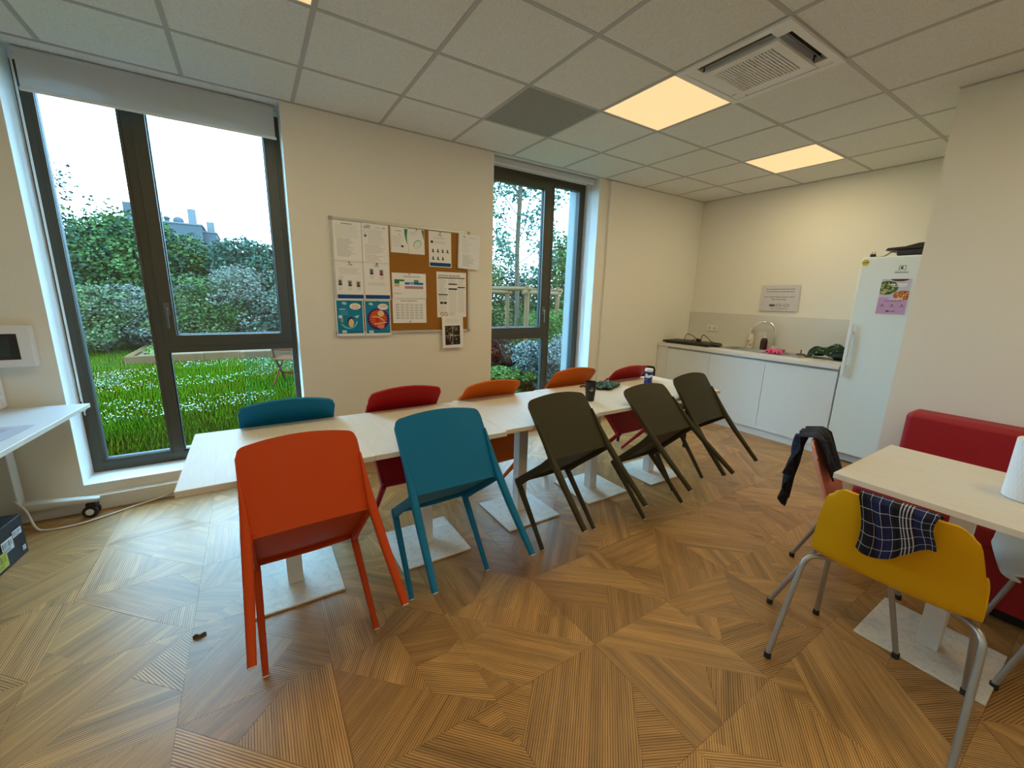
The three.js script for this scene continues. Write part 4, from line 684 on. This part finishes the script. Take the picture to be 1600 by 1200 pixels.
{
  const t = thing('packing_box', 'dark printed carton with white and yellow labels on the floor by the desk', 'box', [-1.70, 0, .03], -.12);
  const K = mat([.008, .009, .012], { roughness: .55 });
  M('carton', box(-.16, .16, .001, .215, -.17, .17, .004), K, t);
  M('lid_flap', box(-.162, .162, .175, .222, -.172, .172, .003), mat([.010, .011, .014], { roughness: .55 }), t);
  const lab = (n, tex, z0, z1, y0, y1) => M(n, new THREE.PlaneGeometry(z1 - z0, y1 - y0).rotateY(Math.PI / 2).translate(.1632, (y0 + y1) / 2, (z0 + z1) / 2), mat(0xffffff, { map: tex, roughness: .6 }), t);
  const bars = (bg, ink) => canvasTex(128, 128, (x, w, h) => { x.fillStyle = bg; x.fillRect(0, 0, w, h); x.fillStyle = ink; seed = 3; for (let k = 8; k < 116; k += rr(4, 9)) x.fillRect(k, 20, rr(1.5, 4), 60); for (let k = 0; k < 3; k++) x.fillRect(10, 90 + k * 11, rr(50, 100), 5); });
  lab('white_label', bars('#d9dde0', '#23272b'), -.145, -.075, .13, .165); lab('white_label', bars('#cfd6d8', '#2b2f33'), -.07, .015, .085, .15); lab('yellow_label', bars('#b9bb4a', '#5b6a28'), -.01, .12, .02, .10); lab('white_label', bars('#e2e5e7', '#444'), -.15, -.125, .03, .055);
  const c = solo('power_cable', 'white cable looping from the desk foot along the skirting', 'cable', tube([[-1.70, .20, -.46], [-1.66, .19, -.44], [-1.60, .12, -.40], [-1.565, .03, -.36], [-1.52, .006, -.335], [-1.40, .006, -.325], [-1.27, .006, -.375], [-1.15, .006, -.445], [-1.0, .02, -.49], [-.93, .055, -.5]], .006, 90, 8), mat([.72, .68, .60], { roughness: .5 }));
  const db = solo('dry_leaf', 'small dried leaf scrap on the floor by the end table', 'leaf', sheet((s, q) => V((s - .5) * .045, .006 + .006 * Math.sin(s * 8 + q * 5), (q - .5) * .02 * Math.sin(Math.PI * (.1 + .8 * s))), 10, 6, .002), mat([.11, .075, .045], { roughness: .9 })); db.position.set(-.68, 0, 1.05);
}

// ------------------------------------------------------------------ outdoors
const GY = -.10;
const lawnTex = dataTex(512, 512, (i, j) => { const n = fbm(i / 40, j / 40, 80), f = vnoise(i / 2, j / 2, 81), k = .72 + .5 * (n - .4) + .35 * (f - .5); return [92 * k + 26 * Math.max(0, n - .6), 138 * k, 44 * k]; }, true, [.35, .35]);
struct('lawn', box(-40, 60, GY - .1, GY, -80, ZO), new THREE.MeshPhysicalMaterial({ color: new THREE.Color().setRGB(.62, .60, .16), map: lawnTex, roughness: 1, specularIntensity: .12 }), 'green clover lawn outside the windows', 'lawn');
function leafMass(blobs, n, size, c0, c1, shellBias = .55) { // leaves with folded blades, gathered in rounded clumps
  const pos = new Float32Array(n * 12), nor = new Float32Array(n * 12), col = new Float32Array(n * 12), idx = new Uint32Array(n * 6), q = new THREE.Quaternion(), e = new THREE.Euler(), v = V(0, 0, 0);
  const vol = blobs.map((b) => b[3] * b[4] * b[5]), tot = vol.reduce((a, b) => a + b, 0);
  for (let k = 0; k < n; k++) {
    let r = rnd() * tot, m = 0; while (m < blobs.length - 1 && r > vol[m]) { r -= vol[m]; m++; }
    const b = blobs[m], th = rnd() * 6.283, cz = rr(-1, 1), sz = Math.sqrt(1 - cz * cz), rad = shellBias + (1.06 - shellBias) * Math.pow(rnd(), .6);
    const cx = b[0] + b[3] * rad * sz * Math.cos(th), cy = b[1] + b[4] * rad * cz, cz2 = b[2] + b[5] * rad * sz * Math.sin(th), s = size * rr(.6, 1.3);
    e.set(rr(-1.1, 1.1), rnd() * 6.283, rr(-1.1, 1.1)); q.setFromEuler(e);
    const f = rnd(), g = .75 + .5 * rnd(), up = V(0, 1, 0).applyQuaternion(q);
    [[-.5, .12, 0], [0, 0, -.8], [.5, .12, 0], [0, 0, .8]].forEach((p, i) => { v.set(p[0] * s, p[1] * s, p[2] * s).applyQuaternion(q); const o = k * 12 + i * 3; pos[o] = cx + v.x; pos[o + 1] = cy + v.y; pos[o + 2] = cz2 + v.z; nor[o] = up.x; nor[o + 1] = up.y; nor[o + 2] = up.z; for (let d = 0; d < 3; d++) col[o + d] = (c0[d] + (c1[d] - c0[d]) * f) * g * .27; });
    idx.set([k * 4, k * 4 + 3, k * 4 + 1, k * 4 + 1, k * 4 + 3, k * 4 + 2], k * 6);
  }
  const g = new THREE.BufferGeometry(); g.setAttribute('position', new THREE.BufferAttribute(pos, 3)); g.setAttribute('normal', new THREE.BufferAttribute(nor, 3)); g.setAttribute('color', new THREE.BufferAttribute(col, 3)); g.setAttribute('uv', new THREE.BufferAttribute(new Float32Array(n * 8), 2)); g.setIndex(new THREE.BufferAttribute(idx, 1)); return g;
}
const LEAF = new THREE.MeshPhysicalMaterial({ color: 0xffffff, vertexColors: true, roughness: .8, specularIntensity: .25, side: THREE.DoubleSide });
const dull = (c, o = {}) => new THREE.MeshPhysicalMaterial({ color: Array.isArray(c) ? new THREE.Color().setRGB(...c) : c, roughness: 1, specularIntensity: .12, ...o });
const BARK = mat([.07, .055, .04], { roughness: .95 });
const GREENS = { blue: [[.035, .11, .075], [.10, .22, .13]], mid: [[.05, .13, .03], [.16, .28, .06]], pale: [[.10, .19, .06], [.26, .34, .12]], grey: [[.14, .18, .13], [.36, .38, .28]], lime: [[.10, .26, .03], [.30, .48, .08]], russet: [[.08, .03, .015], [.20, .07, .03]], silver: [[.26, .30, .26], [.52, .54, .48]] };  // blue tone: lens-flare haze over the trees put into the leaf colour
const at = (az, dist) => [-.3713 + dist * Math.sin(az * Math.PI / 180), 2.9495 - dist * Math.cos(az * Math.PI / 180)];
function bush(name, label, az, dist, w, h, tone, n, size, group, lift = .0, trunk = 0) {
  seed = Math.round(az * 131 + dist * 977 + 50000);
  const [x, z] = at(az, dist), t = thing(name, label, name.includes('tree') ? 'tree' : 'shrub', [x, GY, z], 0, group), B = [];
  const nb = 9; for (let k = 0; k < nb; k++) { const f = k / (nb - 1), a = rnd() * 6.283, rad = w * .5 * rr(.15, .75) * (1 - .45 * f); B.push([rad * Math.cos(a), lift + (h - lift) * (.2 + .66 * f), rad * Math.sin(a) * .8, w * rr(.2, .34), (h - lift) * rr(.13, .2), w * rr(.18, .3)]); }
  for (let k = 0; k < 9; k++) { const a = rnd() * 6.283, rad = w * .42 * Math.sqrt(rnd()); B.push([rad * Math.cos(a), lift + (h - lift) * rr(.86, 1.06) * (1 - .22 * (rad / w)), rad * Math.sin(a), w * rr(.04, .085), (h - lift) * rr(.05, .11), w * rr(.04, .085)]); }
  for (let k = 0; k < 14; k++) { const a = rnd() * 6.283, f = rnd(); B.push([w * .46 * Math.cos(a), lift + (h - lift) * (.12 + .7 * f), w * .42 * Math.sin(a), w * rr(.06, .13), (h - lift) * rr(.05, .10), w * rr(.06, .13)]); }
  M('foliage', leafMass(B, n, size, ...GREENS[tone]), LEAF, t);
  const st = []; for (let k = 0; k < 4; k++) { const a = k * 1.6 + rnd(), e = B[Math.min(nb - 1, 2 + k * 2)]; st.push(tube([[.03 * Math.cos(a), -.02, .03 * Math.sin(a)], [e[0] * .35, e[1] * .5, e[2] * .35], [e[0] * .8, e[1], e[2] * .8]], .012 + h * .006 + trunk, 8, 6)); }
  M('stem', merge(st), BARK, t);
}
const gT = 'trees behind the lawn', gS = 'shrubs bordering the lawn';
[[-17.5, 16, 3.4, 4.6, 'blue'], [-11.6, 15.5, 3.6, 3.45, 'mid'], [-8.2, 15.8, 3.0, 3.2, 'blue'], [-4.9, 16.2, 3.2, 2.9, 'mid'], [-1.6, 15.6, 2.8, 2.85, 'blue'], [1.4, 15.4, 2.8, 2.95, 'blue'], [4.4, 15.6, 3.0, 2.7, 'mid'], [-14.2, 17.5, 3.4, 3.3, 'blue'], [7.6, 16, 3.4, 2.9, 'mid']]
  .forEach(([az, d, w, h, tone], k) => bush('broadleaf_tree', ['tall dark tree at the edge of the lawn beyond the desk window', 'rounded green tree with the highest crown behind the lawn', 'green tree with painted blue haze partly hidden by the window mullion', 'green tree in front of the grey building', 'haze-tinted tree below the stepped end of the building', 'haze-tinted tree to the building side of the sky gap', 'green tree seen through the right-hand sash edge', 'dark tree between the tall tree and the rounded one', 'green tree hidden beyond the large window jamb'][k], az, d, w, h, tone, 12000, .062, gT, .3, .03));
[[-15.6, 13.2, 2.2, 1.35, 'grey'], [-12.6, 12.9, 2.2, 1.45, 'pale'], [-9.6, 13.1, 2.2, 1.5, 'grey'], [-6.4, 13.0, 2.0, 1.3, 'pale'], [-3.6, 13.2, 2.2, 1.75, 'mid'], [-.8, 13.0, 2.4, 2.05, 'grey'], [2.0, 13.2, 2.2, 1.45, 'blue'], [4.6, 13.4, 2.4, 1.7, 'grey']]
  .forEach(([az, d, w, h, tone], k) => bush('hedge_shrub', ['grey-green shrub at the desk end of the hedge', 'pale cream-tipped shrub over the lawn edge', 'grey-green shrub beside the bare bush', 'pale shrub behind the raised bed corner', 'bright green shrub behind the raised bed', 'large grey-green shrub in the middle of the upper sash', 'dark haze-tinted shrub at the window sash edge', 'grey shrub beyond the garden chair'][k], az, d, w, h, tone, 9500, .044, gS));
{ // grey building far behind
  const t = thing('apartment_building', 'grey stepped apartment block with chimneys behind the trees', 'building', [0, GY - 1, -55]);
  const C = dull([.045, .052, .060]), C2 = dull([.085, .09, .095]);
  M('main_wall', box(-12, -4.1, 0, 9.1, -10, 0), C, t); M('stepped_wall', box(-4.1, -2.9, 0, 8.5, -9, -.8), C, t); M('stepped_wall', box(-2.9, -2.0, 0, 7.6, -8, -1.6), C, t);
  M('parapet', merge([box(-12.1, -4.0, 9.1, 9.25, -10.1, .1), box(-4.1, -2.8, 8.5, 8.62, -9, -.7), box(-2.9, -1.9, 7.6, 7.72, -8, -1.5)]), C2, t);
  M('stair_tower', box(-10.5, -8.0, 9.2, 10.9, -6, -1), C, t);
  for (const [x, y, h] of [[-5.0, 9.2, 1.8], [-3.4, 8.6, 1.2]]) M('chimney', box(x - .35, x + .35, y, y + h, -3, -2), C2, t);
  M('roof_cowl', merge([new THREE.CylinderGeometry(.22, .22, .5, 12).translate(-7.2, 9.5, -2), new THREE.SphereGeometry(.32, 12, 8).scale(1, .6, 1).translate(-7.2, 9.8, -2)]), C, t);
  M('satellite_dish', new THREE.SphereGeometry(.55, 16, 8, 0, 6.283, 0, 1.1).rotateX(1.2).translate(-6.2, 9.5, -2), C, t);
}
{ // raised bed of timber sleepers
  const t = thing('raised_bed', 'low raised garden bed edged with timber sleepers on the lawn', 'garden bed', [0, GY, 0]);
  const W = dull([.24, .19, .13], { map: dataTex(256, 64, (i, j) => { const k = .8 + .35 * (vnoise(i / 30, j / 2, 90) - .5) + .15 * (vnoise(i / 4, j, 91) - .5); return [196 * k, 160 * k, 124 * k]; }, true, [1.2, 3]) });
  for (let k = 0; k < 9; k++) M('sleeper', box(-2.52 + k * .62, -1.905 + k * .62, 0, .19 + .006 * (k % 3), -7.62, -7.50, .006), W, t);
  for (let k = 0; k < 5; k++) M('sleeper', box(-2.52, -2.40, 0, .195 - .004 * (k % 2), -8.24 - k * .62, -7.625 - k * .62, .006), W, t);
  M('soil', box(-2.40, 3.06, 0, .15, -10.7, -7.62), dull([.12, .075, .045]), t);
  seed = 77; M('weeds', leafMass([[-2.1, .22, -8.2, .25, .10, .4], [-1.2, .2, -9.2, .5, .08, .5], [-.1, .24, -8.3, .3, .1, .25], [.5, .2, -9, .5, .08, .4]], 700, .045, ...GREENS.lime), LEAF, t).userData.kind = 'stuff';
}
{ // wooden garden chair by the bed
  const t = thing('garden_chair', 'weathered brown wooden folding chair on the lawn', 'garden chair', [.10, GY, -4.55], -.5), W = dull([.085, .022, .006]);
  for (const s of [-1, 1]) { M('leg', loft([{ c: [s * .2, 0, -.22], a: [.012, 0, 0], b: [0, 0, .02] }, { c: [s * .2, .45, .08], a: [.012, 0, 0], b: [0, 0, .02] }, { c: [s * .2, .88, .26], a: [.012, 0, 0], b: [0, 0, .018] }], 8), W, t); M('leg', loft([{ c: [s * .18, 0, .28], a: [.012, 0, 0], b: [0, 0, .02] }, { c: [s * .18, .44, -.18], a: [.012, 0, 0], b: [0, 0, .02] }], 8), W, t); }
  for (let k = 0; k < 5; k++) M('slat', box(-.2, .2, .435, .452, -.2 + k * .085, -.13 + k * .085, .004), W, t);
  for (let k = 0; k < 3; k++) M('slat', box(-.2, .2, .58 + k * .1, .65 + k * .1, .12 + k * .042, .135 + k * .042, .004), W, t);
  M('stretcher', box(-.2, .2, .16, .19, -.14, -.115, .004), W, t);
}
{ // young tree in its timber guard outside the second window
  const [x, z] = at(32.9, 8.2), t = thing('young_tree', 'slender young tree tied inside a timber guard outside the window', 'tree', [x, GY, z]);
  seed = 4242; const B = [], br = [tube([[0, -.02, 0], [.02, 1.2, .01], [-.02, 2.4, .02], [.03, 3.6, 0], [0, 4.9, .02]], .045, 24, 8)];
  for (let k = 0; k < 22; k++) { const y = 1.7 + k * .145, a = k * 2.4, l = rr(.5, .95) * (1 - .25 * k / 22), e = [l * Math.cos(a), y + rr(.45, .8), l * Math.sin(a)]; br.push(tube([[0, y, 0], [e[0] * .5, y + .2, e[2] * .5], e], .011, 8, 5)); B.push([e[0], e[1], e[2], .22, .26, .22], [e[0] * .6, y + .35, e[2] * .6, .18, .2, .18]); }
  M('trunk', merge(br.slice(0, 1)), dull([.055, .04, .025]), t); M('branch', merge(br.slice(1)), mat([.06, .055, .05], { roughness: .95 }), t);
  M('foliage', leafMass(B, 3600, .050, [.05, .20, .14], [.15, .36, .22], .1), LEAF, t);
  const g = thing('tree_guard', 'timber post and rail guard around the young tree', 'tree guard', [x, GY, z], .45), W = dull([.10, .055, .024]);
  for (const [a, b] of [[-.62, -.6], [.62, -.6], [-.62, .6], [.62, .6]]) M('post', lathe([[0, -.02], [.045, -.02], [.045, 1.70], [.03, 1.72], [0, 1.72]], 12).translate(a, 0, b), W, g);
  for (const b of [-.6, .6]) M('rail', new THREE.CylinderGeometry(.035, .035, 1.5, 12).rotateZ(Math.PI / 2).translate(0, 1.60, b * 1.0), W, g);
  for (const a of [-.62, .62]) M('rail', new THREE.CylinderGeometry(.035, .035, 1.4, 12).rotateX(Math.PI / 2).translate(a, 1.66, 0), W, g);
}
[[28.6, 12, 2.6, 2.6, 'mid', 'green tree behind the timber guard'], [33.5, 13, 3.0, 2.35, 'blue', 'blue-green tree beyond the timber guard'], [39.5, 11.5, 2.4, 3.1, 'mid', 'green tree filling the narrow window pane'], [44, 11, 2.6, 3.0, 'mid', 'green tree beside the white outer reveal']]
  .forEach(([az, d, w, h, tone, l]) => bush('garden_tree', l, az, d, w, h, tone, 10000, .055, 'trees outside the second window', .1, .02));
[[30.4, 7.4, 1.1, .95, 'russet', 'russet-brown shrub below the window transom'], [33.6, 9.6, 1.3, 1.05, 'mid', 'green shrub at the foot of the young tree'], [37.0, 8.2, 1.2, 1.25, 'lime', 'bright green shrub beside the silver bush'], [41.5, 8.4, 1.5, 1.5, 'lime', 'tall bright shrub behind the narrow pane'], [36.0, 6.6, 1.15, .80, 'silver', 'low silver-grey lavender bush outside the window'], [40.4, 6.9, 1.1, .85, 'silver', 'silver-grey bush beside the outer reveal'], [31.2, 6.3, 1.2, .42, 'lime', 'low lime-green ground cover near the window'], [34.6, 6.9, 1.1, .36, 'lime', 'lime-green ground cover in front of the lavender']]
  .forEach(([az, d, w, h, tone, l]) => bush('garden_shrub', l, az, d, w, h, tone, 7500, .030, 'shrubs outside the second window'));
{ // grass blades and clover heads: beyond counting
  seed = 909;
  const blade = (() => { const p = [], id = [], nn = []; for (let k = 0; k < 6; k++) { const a = k * 1.05 + .3, r = .012, lx = Math.cos(a) * .03, lz = Math.sin(a) * .03, o = p.length / 3; p.push(r * Math.cos(a) - .004 * Math.sin(a), 0, r * Math.sin(a) + .004 * Math.cos(a), r * Math.cos(a) + .004 * Math.sin(a), 0, r * Math.sin(a) - .004 * Math.cos(a), r * Math.cos(a) + lx, .075, r * Math.sin(a) + lz); id.push(o, o + 1, o + 2); for (let q = 0; q < 3; q++) nn.push(0, 1, 0); } const g = new THREE.BufferGeometry(); g.setAttribute('position', new THREE.Float32BufferAttribute(p, 3)); g.setAttribute('normal', new THREE.Float32BufferAttribute(nn, 3)); g.setIndex(id); return g; })();
  const N = 42000, im = new THREE.InstancedMesh(blade, dull(0xffffff, { side: THREE.DoubleSide }), N), m4 = new THREE.Matrix4(), c = new THREE.Color();
  for (let k = 0; k < N; k++) {
    const second = k % 7 === 0, z = ZO - .05 - (second ? 6 : 11) * Math.pow(rnd(), 1.3), x = second ? rr(1.5, 7) : rr(-4.8, 1.6) * (.35 + .65 * Math.min(1, (-z) / 8)) - .4;
    const patch = fbm(x * 1.1 + 40, z * 1.1 + 40, 95), s = rr(.6, 1.5) * (.7 + .7 * patch);
    m4.makeRotationY(rnd() * 6.283).scale(V(s, s * rr(.6, 1.1), s)).setPosition(x, GY, z); im.setMatrixAt(k, m4);
    const dry = patch > .60 ? .5 : 0; c.setRGB(.085 + .09 * rnd() * patch + .08 * dry, .165 + .14 * rnd() * (1.3 - patch), .002 + .003 * rnd()); im.setColorAt(k, c);
  }
  im.name = 'grass_blades'; im.castShadow = im.receiveShadow = true; im.userData = { kind: 'stuff', label: 'short uneven grass blades of the lawn', category: 'grass' }; scene.add(im);
  const F = 1700, fm = new THREE.InstancedMesh(new THREE.IcosahedronGeometry(.0068, 1), dull([.34, .33, .26]), F);
  for (let k = 0; k < F; k++) { let x, z, n = 0; do { z = rr(-3.0, -7.4); x = rr(-4, 1.2) * (.4 + .6 * (-z) / 7); n++; } while (fbm(x * .8 + 7, z * 1.6 + 3, 97) < .50 && n < 12); m4.makeScale(1, .8, 1).setPosition(x, GY + rr(.06, .10), z); fm.setMatrixAt(k, m4); }
  fm.name = 'clover_flowers'; fm.userData = { kind: 'stuff', label: 'white clover flowers scattered across the lawn', category: 'flowers' }; scene.add(fm);
}

renderer.render(scene, camera);
